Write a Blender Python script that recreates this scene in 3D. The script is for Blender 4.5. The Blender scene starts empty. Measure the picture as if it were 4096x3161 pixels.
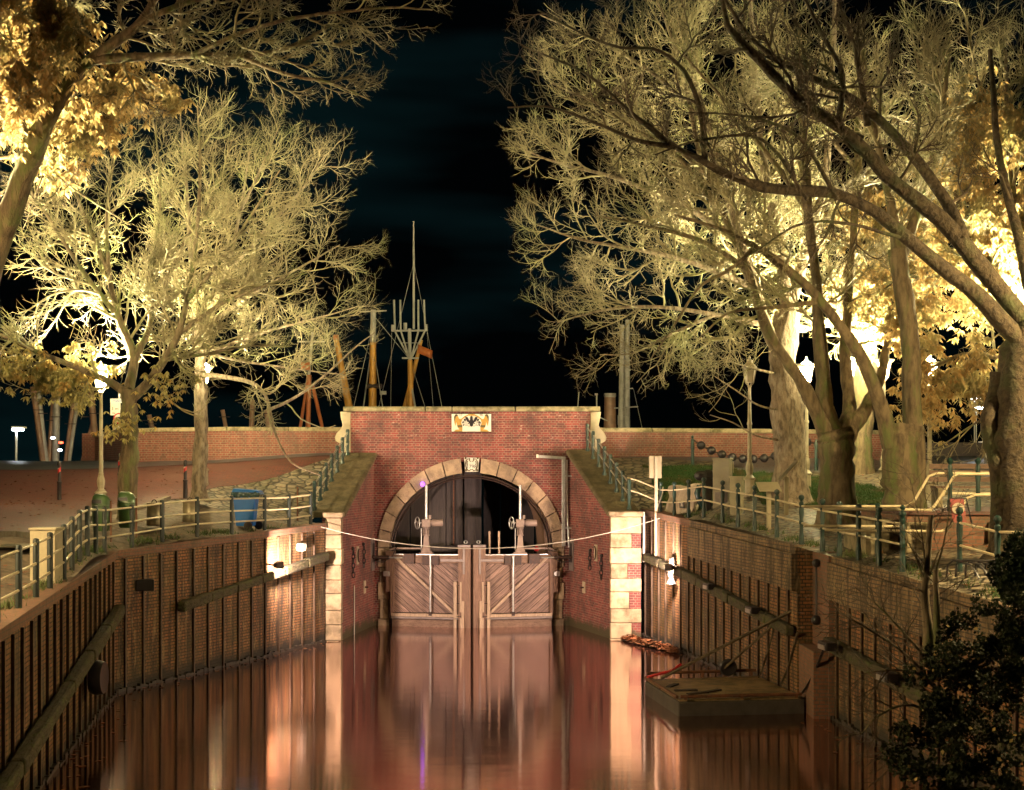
import bpy, math, random
import numpy as np
from mathutils import Vector, Matrix, Euler

# ------------------------------------------------------------------ camera, world, exposure
F, CH, HY, CX = 5689.0, 4.9, 1900.0, 2048.0     # focal length in photo pixels, eye height, horizon row, centre column
sc = bpy.context.scene
COL = sc.collection
cam = bpy.data.cameras.new("camera"); camo = bpy.data.objects.new("camera", cam); COL.objects.link(camo)
camo.location = (0, 0, CH); camo.rotation_euler = (math.radians(90), 0, 0)
cam.lens = 50; cam.sensor_width = 36; cam.shift_y = 0.078; cam.clip_end = 2000; cam.clip_start = .1
cam.dof.use_dof = True; cam.dof.focus_distance = 42; cam.dof.aperture_fstop = 4.0
sc.camera = camo
sc.view_settings.view_transform = 'Standard'; sc.view_settings.look = 'None'
sc.view_settings.exposure = .3; sc.view_settings.gamma = 1
sc.cycles.use_denoising = True
sc.cycles.max_bounces = 5; sc.cycles.diffuse_bounces = 1; sc.cycles.glossy_bounces = 3
sc.cycles.transmission_bounces = 3; sc.cycles.sample_clamp_indirect = 4; sc.cycles.sample_clamp_direct = 0
sc.cycles.caustics_reflective = False; sc.cycles.caustics_refractive = False

def build_world():
    w = bpy.data.worlds.new("World"); sc.world = w; w.use_nodes = True
    nt = w.node_tree; nt.nodes.clear()
    out = nt.nodes.new('ShaderNodeOutputWorld')
    sky = nt.nodes.new('ShaderNodeTexSky'); sky.sky_type = 'NISHITA'; sky.sun_disc = False
    sky.sun_elevation = math.radians(-6); sky.sun_rotation = math.radians(200)
    b1 = nt.nodes.new('ShaderNodeBackground'); b1.inputs[1].default_value = .0003
    nt.links.new(sky.outputs[0], b1.inputs[0])
    # faint teal cloud streaks lit by the town
    tc = nt.nodes.new('ShaderNodeTexCoord'); mp = nt.nodes.new('ShaderNodeMapping')
    mp.inputs['Scale'].default_value = (2.2, 2.2, 11.0); mp.inputs['Location'].default_value = (.35, .0, 1.35)
    no = nt.nodes.new('ShaderNodeTexNoise'); no.inputs['Scale'].default_value = 1.6; no.inputs['Detail'].default_value = 3
    rp = nt.nodes.new('ShaderNodeValToRGB')
    rp.color_ramp.elements[0].position = .45; rp.color_ramp.elements[0].color = (.0003, .0005, .0006, 1)
    rp.color_ramp.elements[1].position = .75; rp.color_ramp.elements[1].color = (.0016, .0072, .0080, 1)
    nt.links.new(tc.outputs['Generated'], mp.inputs[0]); nt.links.new(mp.outputs[0], no.inputs['Vector'])
    nt.links.new(no.outputs[0], rp.inputs[0])
    b2 = nt.nodes.new('ShaderNodeBackground'); nt.links.new(rp.outputs[0], b2.inputs[0])
    ad = nt.nodes.new('ShaderNodeAddShader')
    nt.links.new(b1.outputs[0], ad.inputs[0]); nt.links.new(b2.outputs[0], ad.inputs[1]); nt.links.new(ad.outputs[0], out.inputs[0])
build_world()

LANTERN_POWER = 15000.0     # emission strength of a lit lantern's dome, shaped to light the crowns
FLOOD_POWER = 660.0
ADDED_POWER = 7500.0  # emission of the street lanterns added out of view

# ------------------------------------------------------------------ helpers
def P(x, y, Y): return np.array([(x - CX) * Y / F, Y, CH - (y - HY) * Y / F])     # photo pixel at distance Y
def R(d): return math.radians(d)
def nrm(v):
    v = np.asarray(v, float); return v / np.maximum(np.linalg.norm(v, axis=-1, keepdims=True), 1e-9)

class MB:
    def __init__(s): s.v = []; s.f = []; s.m = []
    def add(s, vs, fs, mi=0):
        o = len(s.v); s.v.extend([tuple(map(float, p)) for p in vs])
        for f in fs: s.f.append([i + o for i in f]); s.m.append(mi)
        return s
    def box(s, x0, x1, y0, y1, z0, z1, mi=0):
        v = [(x0,y0,z0),(x1,y0,z0),(x1,y1,z0),(x0,y1,z0),(x0,y0,z1),(x1,y0,z1),(x1,y1,z1),(x0,y1,z1)]
        return s.add(v, [(0,3,2,1),(4,5,6,7),(0,1,5,4),(1,2,6,5),(2,3,7,6),(3,0,4,7)], mi)
    def hexa(s, b, t, mi=0):     # four bottom points, four top points (same winding)
        return s.add(list(b) + list(t), [(0,3,2,1),(4,5,6,7),(0,1,5,4),(1,2,6,5),(2,3,7,6),(3,0,4,7)], mi)
    def obox(s, c, size, rx=0, ry=0, rz=0, mi=0):
        M = Euler((rx, ry, rz)).to_matrix(); h = [a / 2 for a in size]; v = []
        for q in ((-1,-1,-1),(1,-1,-1),(1,1,-1),(-1,1,-1),(-1,-1,1),(1,-1,1),(1,1,1),(-1,1,1)):
            v.append(Vector(c) + M @ Vector((q[0]*h[0], q[1]*h[1], q[2]*h[2])))
        return s.add(v, [(0,3,2,1),(4,5,6,7),(0,1,5,4),(1,2,6,5),(2,3,7,6),(3,0,4,7)], mi)
    def bar(s, a, b, w, h, up=(0, 0, 1), mi=0):      # rectangular bar a->b, w across, h along up
        a, b = np.array(a, float), np.array(b, float); t = nrm(b - a); sd = np.cross(t, up)
        sd = nrm(sd); u = np.cross(sd, t); w2, h2 = sd * w / 2, u * h / 2
        return s.hexa([a-w2-h2, a+w2-h2, b+w2-h2, b-w2-h2], [a-w2+h2, a+w2+h2, b+w2+h2, b-w2+h2], mi)
    def tube(s, pts, r, n=8, mi=0, cap=True, close=False):
        pts = [np.array(p, float) for p in pts]; K = len(pts)
        rr = r if hasattr(r, '__len__') else [r] * K
        T = []
        for i in range(K):
            if close: d = pts[(i+1) % K] - pts[i-1]
            else: d = pts[min(i+1, K-1)] - pts[max(i-1, 0)]
            T.append(nrm(d))
        ref = np.array([0., 0, 1]) if abs(T[0][2]) < .9 else np.array([1., 0, 0])
        vs = []
        for i in range(K):
            a = nrm(np.cross(T[i], ref)); ref2 = np.cross(a, T[i]); ref = nrm(ref2); b = ref
            for k in range(n):
                g = 2 * math.pi * k / n; vs.append(pts[i] + rr[i] * (math.cos(g) * a + math.sin(g) * b))
        fs = []
        for i in range(K if close else K - 1):
            j = (i + 1) % K
            for k in range(n): fs.append((i*n+k, i*n+(k+1) % n, j*n+(k+1) % n, j*n+k))
        if cap and not close: fs.append(tuple(range(n-1, -1, -1))); fs.append(tuple((K-1)*n + k for k in range(n)))
        return s.add(vs, fs, mi)
    def lathe(s, c, prof, n=16, mi=0, ax='z', flute=0):
        vs = []; fs = []
        for r, z in prof:
            for k in range(n):
                g = 2 * math.pi * k / n; q = r * (1 - flute * (k % 2))
                p = (q*math.cos(g), q*math.sin(g), z)
                if ax == 'x': p = (z, q*math.cos(g), q*math.sin(g))
                if ax == 'y': p = (q*math.cos(g), -z, q*math.sin(g))
                vs.append((c[0]+p[0], c[1]+p[1], c[2]+p[2]))
        for i in range(len(prof)-1):
            for k in range(n): fs.append((i*n+k, i*n+(k+1) % n, (i+1)*n+(k+1) % n, (i+1)*n+k))
        fs.append(tuple(range(n-1, -1, -1))); fs.append(tuple((len(prof)-1)*n+k for k in range(n)))
        return s.add(vs, fs, mi)
    def ball(s, c, r, n=12, m=8, sc3=(1, 1, 1), mi=0):
        vs = []; fs = []
        for i in range(m+1):
            a = math.pi * (i + (.02 if i == 0 else (-.02 if i == m else 0))) / m
            for k in range(n):
                g = 2*math.pi*k/n
                vs.append((c[0]+r*sc3[0]*math.sin(a)*math.cos(g), c[1]+r*sc3[1]*math.sin(a)*math.sin(g), c[2]-r*sc3[2]*math.cos(a)))
        for i in range(m):
            for k in range(n): fs.append((i*n+k, i*n+(k+1) % n, (i+1)*n+(k+1) % n, (i+1)*n+k))
        fs.append(tuple(range(n-1, -1, -1))); fs.append(tuple(m*n+k for k in range(n)))
        return s.add(vs, fs, mi)
    def prism(s, poly, d, mi=0):     # 3-D polygon pushed along d
        n = len(poly); d = np.array(d, float); a = [np.array(p, float) for p in poly]
        fs = [tuple(range(n)), tuple(range(2*n-1, n-1, -1))] + [((i+1) % n, i, n+i, n+(i+1) % n) for i in range(n)]
        return s.add(a + [p + d for p in a], fs, mi)
    def build(s, name, mats, parent=None, smooth=None, bevel=0):
        o0 = Vector((0, 0, 0)) if parent is None else origin_of(parent)
        me = bpy.data.meshes.new(name)
        me.from_pydata([(p[0]-o0.x, p[1]-o0.y, p[2]-o0.z) for p in s.v], [], s.f)
        mats = mats if isinstance(mats, (list, tuple)) else [mats]
        for m in mats: me.materials.append(m)
        if len(mats) > 1: me.polygons.foreach_set('material_index', s.m)
        auto_uv(me, np.array([o0.x, o0.y, o0.z]))
        if smooth is not None:
            me.shade_smooth(); me.set_sharp_from_angle(angle=R(smooth))
        o = bpy.data.objects.new(name, me); COL.objects.link(o)
        if parent is not None: o.parent = parent
        if bevel:
            b = o.modifiers.new('bevel', 'BEVEL'); b.width = bevel; b.segments = 2; b.limit_method = 'ANGLE'
        return o

def origin_of(o):
    v = Vector(o.location)
    return v if o.parent is None else v + origin_of(o.parent)

def auto_uv(me, off=np.zeros(3)):      # metric box projection so that bricks run level round every corner
    if not me.polygons: return
    uv = me.uv_layers.new(name='UVMap'); L = len(me.loops)
    vi = np.empty(L, np.int32); me.loops.foreach_get('vertex_index', vi)
    co = np.empty(len(me.vertices)*3); me.vertices.foreach_get('co', co); co = co.reshape(-1, 3) + off
    np_ = len(me.polygons); nn = np.empty(np_*3); me.polygons.foreach_get('normal', nn); nn = nn.reshape(-1, 3)
    lt = np.empty(np_, np.int32); me.polygons.foreach_get('loop_total', lt)
    n = np.repeat(nn, lt, axis=0); p = co[vi]
    t = np.stack([-n[:, 1], n[:, 0], np.zeros(L)], 1); flat = np.abs(n[:, 2]) > .75
    t = np.where(flat[:, None], np.array([1., 0, 0]), t); t = nrm(t); b = np.cross(n, t); b = nrm(b)
    u = (p*t).sum(1); v = np.where(flat, p[:, 1], (p*b).sum(1))
    uv.data.foreach_set('uv', np.stack([u, v], 1).ravel().astype(np.float32))

def fast_mesh(name, v, quads, mat, parent=None, smooth=True):
    o0 = np.zeros(3) if parent is None else np.array(origin_of(parent))
    me = bpy.data.meshes.new(name); v = (np.asarray(v, float) - o0).astype(np.float32); q = np.asarray(quads, np.int32)
    me.vertices.add(len(v)); me.vertices.foreach_set('co', v.ravel())
    k = q.shape[1]; me.loops.add(q.size); me.loops.foreach_set('vertex_index', q.ravel())
    me.polygons.add(len(q)); me.polygons.foreach_set('loop_start', np.arange(len(q), dtype=np.int32)*k)
    me.update(calc_edges=True)
    if smooth: me.shade_smooth()
    else: me.shade_flat()
    for m in (mat if isinstance(mat, (list, tuple)) else [mat]): me.materials.append(m)
    o = bpy.data.objects.new(name, me); COL.objects.link(o)
    if parent is not None: o.parent = parent
    return o

def tag(o, label=None, cat=None, group=None, kind=None):
    if label: o['label'] = label
    if cat: o['category'] = cat
    if group: o['group'] = group
    if kind: o['kind'] = kind
    return o
def thing(name, loc, label, cat, group=None, rz=0):
    o = bpy.data.objects.new(name, None); COL.objects.link(o); o.location = tuple(map(float, loc)); o.rotation_euler = (0, 0, rz)
    o.empty_display_size = .2
    return tag(o, label, cat, group)
def copy_tree(o, parent=None):
    c = o.copy(); COL.objects.link(c); c.parent = parent
    for ch in list(o.children): copy_tree(ch, c)
    return c
def struct(o): o['kind'] = 'structure'; return o

# ------------------------------------------------------------------ materials
def newmat(name):
    m = bpy.data.materials.new(name); m.use_nodes = True; nt = m.node_tree
    return m, nt, nt.nodes['Principled BSDF']
def node(nt, t, **kw):
    n = nt.nodes.new(t)
    for k, v in kw.items():
        if k in n.inputs: n.inputs[k].default_value = v
        else: setattr(n, k, v)
    return n
def mixc(nt, fac, a, b, mode='MIX'):
    n = nt.nodes.new('ShaderNodeMix'); n.data_type = 'RGBA'; n.blend_type = mode
    for i, x in ((0, fac), (6, a), (7, b)):
        if isinstance(x, (int, float)): n.inputs[i].default_value = x
        elif isinstance(x, tuple): n.inputs[i].default_value = x if len(x) == 4 else (*x, 1)
        else: nt.links.new(x, n.inputs[i])
    return n.outputs[2]
def noisefac(nt, vec, scale, lo=.4, hi=.65, detail=5, rough=.6):
    no = node(nt, 'ShaderNodeTexNoise', Scale=scale, Detail=detail, Roughness=rough)
    if vec is not None: nt.links.new(vec, no.inputs['Vector'])
    mr = node(nt, 'ShaderNodeMapRange'); mr.inputs[1].default_value = lo; mr.inputs[2].default_value = hi
    nt.links.new(no.outputs[0], mr.inputs[0]); return mr.outputs[0]
def objvec(nt, scale=(1, 1, 1)):
    tc = node(nt, 'ShaderNodeTexCoord'); mp = node(nt, 'ShaderNodeMapping'); mp.inputs['Scale'].default_value = scale
    nt.links.new(tc.outputs['Object'], mp.inputs[0]); return mp.outputs[0]
def bump(nt, bs, h, strength=.4, dist=.02):
    b = node(nt, 'ShaderNodeBump', Strength=strength, Distance=dist); nt.links.new(h, b.inputs['Height'])
    nt.links.new(b.outputs[0], bs.inputs['Normal'])
def plain(name, c, c2=None, rough=.6, metal=0, scale=6, c3=None, scale3=1.5, bmp=0, stretch=(1, 1, 1), lo=.4, hi=.65, vary=0):
    m, nt, bs = newmat(name); v = objvec(nt, stretch)
    c2 = c2 or tuple(x*.6 for x in c)
    f = noisefac(nt, v, scale, lo, hi); col = mixc(nt, f, c, c2)
    if c3: col = mixc(nt, noisefac(nt, v, scale3, .5, .68), col, c3)
    if vary:      # every stone its own tone
        oi = node(nt, 'ShaderNodeObjectInfo'); mr = node(nt, 'ShaderNodeMapRange'); mr.inputs[3].default_value = 1-vary; mr.inputs[4].default_value = 1+vary*.5; nt.links.new(oi.outputs['Random'], mr.inputs[0])
        cc = node(nt, 'ShaderNodeCombineColor'); [nt.links.new(mr.outputs[0], cc.inputs[i]) for i in range(3)]; col = mixc(nt, 1.0, col, cc.outputs[0], 'MULTIPLY')
    nt.links.new(col, bs.inputs['Base Color'])
    bs.inputs['Roughness'].default_value = rough; bs.inputs['Metallic'].default_value = metal
    if bmp: bump(nt, bs, f, bmp)
    return m
def brick(name, c1, c2, mortar, w=.245, h=.075, ms=.010, dirt=None, dlo=.5, dhi=.7, squash=.5, rough=.8, white=0, algae=None, bstr=.5, streak=0):
    m, nt, bs = newmat(name)
    tc = node(nt, 'ShaderNodeTexCoord'); ov = objvec(nt)
    # slightly wavy courses
    wv = node(nt, 'ShaderNodeTexNoise', Scale=2.5); nt.links.new(tc.outputs['UV'], wv.inputs['Vector'])
    va = node(nt, 'ShaderNodeVectorMath', operation='MULTIPLY_ADD'); va.inputs[1].default_value = (.02, .02, 0)
    nt.links.new(wv.outputs['Color'], va.inputs[0]); nt.links.new(tc.outputs['UV'], va.inputs[2])
    br = node(nt, 'ShaderNodeTexBrick'); br.offset = .5; br.squash = squash; br.squash_frequency = 2
    nt.links.new(va.outputs[0], br.inputs['Vector'])
    br.inputs['Scale'].default_value = 1; br.inputs['Mortar Size'].default_value = ms; br.inputs['Mortar Smooth'].default_value = .3
    br.inputs['Bias'].default_value = -.2; br.inputs['Brick Width'].default_value = w; br.inputs['Row Height'].default_value = h
    br.inputs['Color1'].default_value = (*c1, 1); br.inputs['Color2'].default_value = (*c2, 1); br.inputs['Mortar'].default_value = (*mortar, 1)
    col = br.outputs['Color']
    col = mixc(nt, noisefac(nt, ov, 9, .35, .75), col, mixc(nt, .45, col, (.03, .02, .018)))
    if dirt: col = mixc(nt, noisefac(nt, ov, 1.3, dlo, dhi, 8), col, mixc(nt, .75, col, dirt))
    if streak:     # dark water runs down the face
        col = mixc(nt, noisefac(nt, objvec(nt, (4, 4, .35)), 1.3, .46, .64, 5), col, mixc(nt, .85, col, (.02, .014, .008)))
        col = mixc(nt, noisefac(nt, objvec(nt, (5, 5, .8)), 1.7, .55, .70, 6), col, mixc(nt, .6, col, (.34, .24, .11)))
    if white: col = mixc(nt, noisefac(nt, objvec(nt, (3, 3, 9)), 2.2, .63, .73, 8), col, mixc(nt, white, col, (.6, .5, .42)))
    if algae:     # green and brown film near the water line
        g = node(nt, 'ShaderNodeNewGeometry'); sx = node(nt, 'ShaderNodeSeparateXYZ'); nt.links.new(g.outputs['Position'], sx.inputs[0])
        no = node(nt, 'ShaderNodeTexNoise', Scale=3.0, Detail=6); nt.links.new(ov, no.inputs['Vector'])
        ma = node(nt, 'ShaderNodeMath', operation='MULTIPLY_ADD'); ma.inputs[1].default_value = .5; nt.links.new(no.outputs[0], ma.inputs[0]); nt.links.new(sx.outputs[2], ma.inputs[2])
        mr = node(nt, 'ShaderNodeMapRange'); mr.inputs[1].default_value = .62; mr.inputs[2].default_value = .42; nt.links.new(ma.outputs[0], mr.inputs[0])
        col = mixc(nt, mr.outputs[0], col, algae)
    nt.links.new(col, bs.inputs['Base Color']); bs.inputs['Roughness'].default_value = rough
    inv = node(nt, 'ShaderNodeMath', operation='SUBTRACT'); inv.inputs[0].default_value = 1; nt.links.new(br.outputs['Fac'], inv.inputs[1])
    n2 = node(nt, 'ShaderNodeTexNoise', Scale=40.0, Detail=3); nt.links.new(ov, n2.inputs['Vector'])
    ad = node(nt, 'ShaderNodeMath', operation='MULTIPLY_ADD'); ad.inputs[1].default_value = .5; nt.links.new(n2.outputs[0], ad.inputs[0]); nt.links.new(inv.outputs[0], ad.inputs[2])
    bump(nt, bs, ad.outputs[0], bstr, .012)
    return m
def emit(name, c, s):
    m, nt, bs = newmat(name); bs.inputs['Base Color'].default_value = (*c, 1)
    bs.inputs['Emission Color'].default_value = (*c, 1); bs.inputs['Emission Strength'].default_value = s; return m

M = {}
M['brick'] = brick('portal_brick', (.26, .043, .037), (.085, .02, .02), (.27, .18, .13), white=.6, dirt=(.04, .018, .018), dlo=.42, dhi=.70, algae=(.045, .035, .012))
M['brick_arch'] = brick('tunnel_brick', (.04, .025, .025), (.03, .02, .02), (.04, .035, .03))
M['brick_quay'] = brick('quay_brick', (.37, .15, .048), (.19, .09, .03), (.045, .03, .014), ms=.013, white=.35, dirt=(.085, .07, .025), dlo=.44, dhi=.68, bstr=.9, algae=(.02, .015, .008), streak=1)
M['brick_upper'] = brick('quay_upper_brick', (.31, .185, .085), (.19, .115, .06), (.08, .06, .04), ms=.013, white=.5, dirt=(.07, .055, .025), dlo=.46, dhi=.7, bstr=.9, streak=1)
M['brick_dike'] = brick('dike_brick', (.22, .062, .042), (.14, .042, .03), (.22, .165, .11), dirt=(.07, .045, .035), dlo=.5, dhi=.72)
M['paving'] = brick('brick_paving', (.16, .042, .03), (.09, .028, .022), (.06, .04, .032), w=.22, h=.11, ms=.012, squash=1, dirt=(.10, .05, .035), dlo=.4, dhi=.65, rough=.6)
M['step_brick'] = brick('step_brick', (.24, .10, .055), (.16, .08, .045), (.13, .1, .07), dirt=(.06, .05, .025))

def cobble():
    m, nt, bs = newmat('cobblestone'); tc = node(nt, 'ShaderNodeTexCoord')
    mp = node(nt, 'ShaderNodeMapping'); mp.inputs['Scale'].default_value = (3.3, 5.0, 3); nt.links.new(tc.outputs['Object'], mp.inputs[0])
    vo = node(nt, 'ShaderNodeTexVoronoi', Scale=1.0, Randomness=.75); nt.links.new(mp.outputs[0], vo.inputs['Vector'])
    vo2 = node(nt, 'ShaderNodeTexVoronoi', Scale=1.0, Randomness=.75); vo2.feature = 'DISTANCE_TO_EDGE'; nt.links.new(mp.outputs[0], vo2.inputs['Vector'])
    mr = node(nt, 'ShaderNodeMapRange'); mr.inputs[1].default_value = .02; mr.inputs[2].default_value = .16; nt.links.new(vo2.outputs[0], mr.inputs[0])
    sx = node(nt, 'ShaderNodeSeparateColor'); nt.links.new(vo.outputs['Color'], sx.inputs[0])
    col = mixc(nt, sx.outputs[0], (.30, .24, .16), (.17, .14, .10))
    col = mixc(nt, noisefac(nt, objvec(nt), 1.1, .5, .68), col, (.12, .11, .06))
    col = mixc(nt, mr.outputs[0], (.035, .03, .02), col)
    nt.links.new(col, bs.inputs['Base Color']); bs.inputs['Roughness'].default_value = .55
    bump(nt, bs, mr.outputs[0], .8, .05); return m
M['cobble'] = cobble()

def wood(name, c, c2, along='u', scale=1, rough=.65):      # grain along z by default; objects choose the stretch
    st = {'z': (9, 9, .7), 'x': (.7, 9, 9), 'u': (5, 5, 5)}[along]
    m, nt, bs = newmat(name); v = objvec(nt, st)
    f = noisefac(nt, v, 2.4*scale, .35, .68, 8, .7); g = noisefac(nt, v, 9*scale, .4, .6, 4)
    col = mixc(nt, f, c, c2); col = mixc(nt, g, col, mixc(nt, .35, col, (.02, .012, .008)))
    nt.links.new(col, bs.inputs['Base Color']); bs.inputs['Roughness'].default_value = rough; bump(nt, bs, f, .35, .01); return m
M['wood'] = wood('gate_timber', (.28, .16, .11), (.13, .075, .05), 'z')
M['wood_x'] = wood('gate_rail_timber', (.27, .16, .11), (.13, .075, .045), 'x')
M['wood_light'] = wood('pale_timber', (.55, .40, .28), (.36, .25, .17), 'z')
M['wood_dark'] = wood('dark_timber', (.06, .042, .038), (.022, .016, .015), 'z')
def plankmat(name, sgn):     # diagonal boards: grooves and grain run at 45 degrees in the leaf's plane
    m, nt, bs = newmat(name); tc = node(nt, 'ShaderNodeTexCoord')
    mp = node(nt, 'ShaderNodeMapping'); mp.inputs['Rotation'].default_value = (0, 0, sgn*R(40)); nt.links.new(tc.outputs['UV'], mp.inputs[0])
    sx = node(nt, 'ShaderNodeSeparateXYZ'); nt.links.new(mp.outputs[0], sx.inputs[0])
    mu = node(nt, 'ShaderNodeMath', operation='MULTIPLY'); mu.inputs[1].default_value = 1/.155; nt.links.new(sx.outputs[1], mu.inputs[0])
    fr = node(nt, 'ShaderNodeMath', operation='FRACT'); nt.links.new(mu.outputs[0], fr.inputs[0])
    fl = node(nt, 'ShaderNodeMath', operation='FLOOR'); nt.links.new(mu.outputs[0], fl.inputs[0])
    wn = node(nt, 'ShaderNodeTexWhiteNoise'); wn.noise_dimensions = '1D'; nt.links.new(fl.outputs[0], wn.inputs['W'])
    pp = node(nt, 'ShaderNodeMath', operation='PINGPONG'); pp.inputs[1].default_value = .5; nt.links.new(fr.outputs[0], pp.inputs[0])
    gr = node(nt, 'ShaderNodeMapRange'); gr.inputs[1].default_value = .0; gr.inputs[2].default_value = .07; nt.links.new(pp.outputs[0], gr.inputs[0])
    st = node(nt, 'ShaderNodeMapping'); st.inputs['Scale'].default_value = (1.2, 22, 1); nt.links.new(mp.outputs[0], st.inputs[0])
    f = noisefac(nt, st.outputs[0], 1.5, .38, .62, 7, .65)
    col = mixc(nt, wn.outputs[0], (.38, .235, .18), (.22, .135, .10)); col = mixc(nt, f, col, mixc(nt, .82, col, (.05, .025, .018)))
    col = mixc(nt, gr.outputs[0], (.03, .018, .012), col)
    nt.links.new(col, bs.inputs['Base Color']); bs.inputs['Roughness'].default_value = .6; bump(nt, bs, gr.outputs[0], .6, .015); return m
M['plank_l'] = plankmat('diagonal_planks_rising', -1); M['plank_r'] = plankmat('diagonal_planks_falling', 1)

M['stone'] = plain('sandstone', (.40, .30, .18), (.26, .19, .115), .8, scale=3.5, c3=(.15, .115, .06), scale3=2.6, bmp=.9, vary=.35)
M['stone_warm'] = plain('arch_sandstone', (.36, .25, .16), (.23, .16, .105), .8, scale=4.5, c3=(.17, .115, .085), scale3=2.2, bmp=.8, vary=.35)
M['coping'] = plain('weathered_coping', (.30, .24, .14), (.19, .155, .085), .85, scale=5, c3=(.10, .085, .04), scale3=2.5, bmp=.7, vary=.25)
M['slab'] = plain('mossy_slab', (.14, .105, .055), (.08, .062, .03), .85, scale=4, c3=(.06, .05, .02), scale3=1.6, bmp=.7)
M['cream_stone'] = plain('painted_stone', (.46, .38, .27), (.36, .29, .20), .7, scale=3)
M['white'] = plain('white_paint', (.70, .66, .57), (.60, .56, .47), .5, scale=3)
M['gold'] = plain('ochre_paint', (.42, .24, .045), (.30, .165, .03), .5, scale=8)
M['olive'] = plain('olive_paint', (.10, .075, .025), (.07, .05, .02), .5)
M['black'] = plain('black_paint', (.018, .013, .014), (.01, .008, .01), .45)
M['iron'] = plain('dark_iron', (.035, .025, .022), (.06, .03, .02), .55, .5, scale=14)
M['steel'] = plain('galvanised_steel', (.50, .50, .48), (.38, .38, .37), .38, .85, scale=9)
M['grey_paint'] = plain('grey_machine_paint', (.30, .22, .18), (.22, .16, .13), .5, scale=6)
M['post_black'] = plain('blackish_green_paint', (.006, .012, .011), (.012, .016, .013), .5, scale=9)
M['post_green'] = plain('green_paint', (.006, .030, .024), (.009, .02, .016), .45, scale=9)
M['rail'] = plain('cream_rail_paint', (.62, .52, .33), (.50, .40, .24), .4, scale=5)
M['rail_steel'] = plain('steel_handrail', (.55, .50, .44), (.45, .4, .34), .35, .6, scale=5)
M['dirt'] = plain('trodden_earth', (.15, .11, .075), (.08, .06, .04), .9, scale=3, c3=(.20, .15, .10), scale3=7, bmp=.8)
M['grass'] = plain('lawn_turf', (.016, .06, .006), (.035, .07, .01), .9, scale=7, c3=(.09, .055, .015), scale3=1.2, bmp=1)
M['weed'] = plain('weed_green', (.05, .10, .02), (.09, .10, .03), .8, scale=4)
M['asphalt'] = plain('road_paving', (.10, .10, .105), (.06, .06, .065), .35, scale=3, c3=(.13, .12, .11), scale3=.6, bmp=.3)
M['kerb'] = plain('kerb_stone', (.22, .18, .12), (.14, .11, .075), .8, scale=5, bmp=.4)
M['blue'] = plain('blue_plastic', (.008, .14, .50), (.006, .11, .42), .38, scale=3)
M['green_plastic'] = plain('green_plastic', (.05, .10, .03), (.04, .08, .025), .35, scale=3)
M['bag'] = plain('dark_bag', (.01, .035, .04), (.02, .06, .06), .25, scale=6)
M['rubber'] = plain('rubber', (.05, .035, .025), (.03, .02, .018), .7)
M['bin_metal'] = plain('dull_bin_metal', (.42, .36, .24), (.30, .25, .16), .35, .7, scale=7)
M['cabinet'] = plain('beige_cabinet', (.40, .34, .22), (.33, .28, .18), .55, scale=4)
M['cabinet_grey'] = plain('grey_cabinet', (.30, .26, .19), (.24, .20, .14), .55, scale=4, c3=(.38, .34, .22), scale3=2)
M['red'] = plain('red_paint', (.50, .02, .02), (.42, .02, .02), .35)
M['faded_red'] = plain('faded_red_board', (.28, .03, .03), (.16, .05, .025), .5, scale=5)
M['tarp'] = plain('beige_tarpaulin', (.50, .40, .28), (.36, .28, .19), .55, scale=3.5, bmp=1)
M['yellow_mast'] = plain('yellow_mast_paint', (.50, .24, .03), (.38, .17, .02), .5, scale=3)
M['orange_mast'] = plain('orange_mast_paint', (.40, .11, .02), (.30, .08, .02), .5, scale=3)
M['grey_mast'] = plain('grey_mast_paint', (.34, .31, .27), (.25, .23, .20), .5, scale=3)
M['brown_mast'] = plain('brown_mast_paint', (.26, .14, .08), (.18, .10, .06), .5, scale=3)
M['lamp_post'] = plain('lamp_post_paint', (.36, .31, .21), (.28, .23, .15), .5, scale=5)
M['bark'] = plain('mossy_bark', (.17, .125, .07), (.075, .052, .03), .9, scale=3, c3=(.10, .12, .035), scale3=1.1, bmp=1, stretch=(3, 3, .8))
M['bark_shaded'] = plain('shaded_mossy_bark', (.075, .052, .027), (.03, .02, .011), .9, scale=11, c3=(.055, .062, .022), scale3=1.6, bmp=1)  # same bark darkened: the unlit look of the limbs is put into the colour
M['bark_light'] = plain('scaly_bark', (.24, .18, .12), (.09, .065, .04), .9, scale=4, c3=(.30, .25, .18), scale3=2.4, bmp=1, stretch=(3, 3, 1))
M['twig'] = plain('twig_bark', (.29, .245, .13), (.13, .10, .052), .7, scale=4, c3=(.22, .225, .09), scale3=.6)
M['twig_dark'] = plain('dark_twig_bark', (.09, .06, .035), (.05, .035, .02), .85, scale=2, c3=(.08, .08, .03), scale3=.8)
M['pontoon'] = plain('rusty_pontoon_deck', (.30, .20, .09), (.15, .10, .045), .45, scale=3, c3=(.06, .045, .02), scale3=1.5, bmp=.5)
M['hull'] = plain('pontoon_hull', (.07, .06, .05), (.04, .033, .028), .6, scale=3)
M['rust'] = plain('rusty_steel', (.16, .06, .025), (.08, .035, .02), .75, scale=8)
M['pile'] = plain('steel_pile', (.10, .06, .034), (.05, .032, .02), .6, .2, scale=6)
M['waler'] = plain('mossy_timber', (.075, .06, .03), (.035, .028, .015), .9, scale=6, c3=(.07, .08, .02), scale3=3, bmp=.8, stretch=(3, 1, 3))
M['mud'] = plain('tide_mud', (.018, .013, .008), (.03, .022, .012), .6, scale=5)
M['rope'] = plain('pale_cable', (.38, .34, .28), (.3, .27, .22), .5)
M['old_rope'] = plain('old_rope', (.12, .09, .05), (.07, .05, .03), .9)
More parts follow.
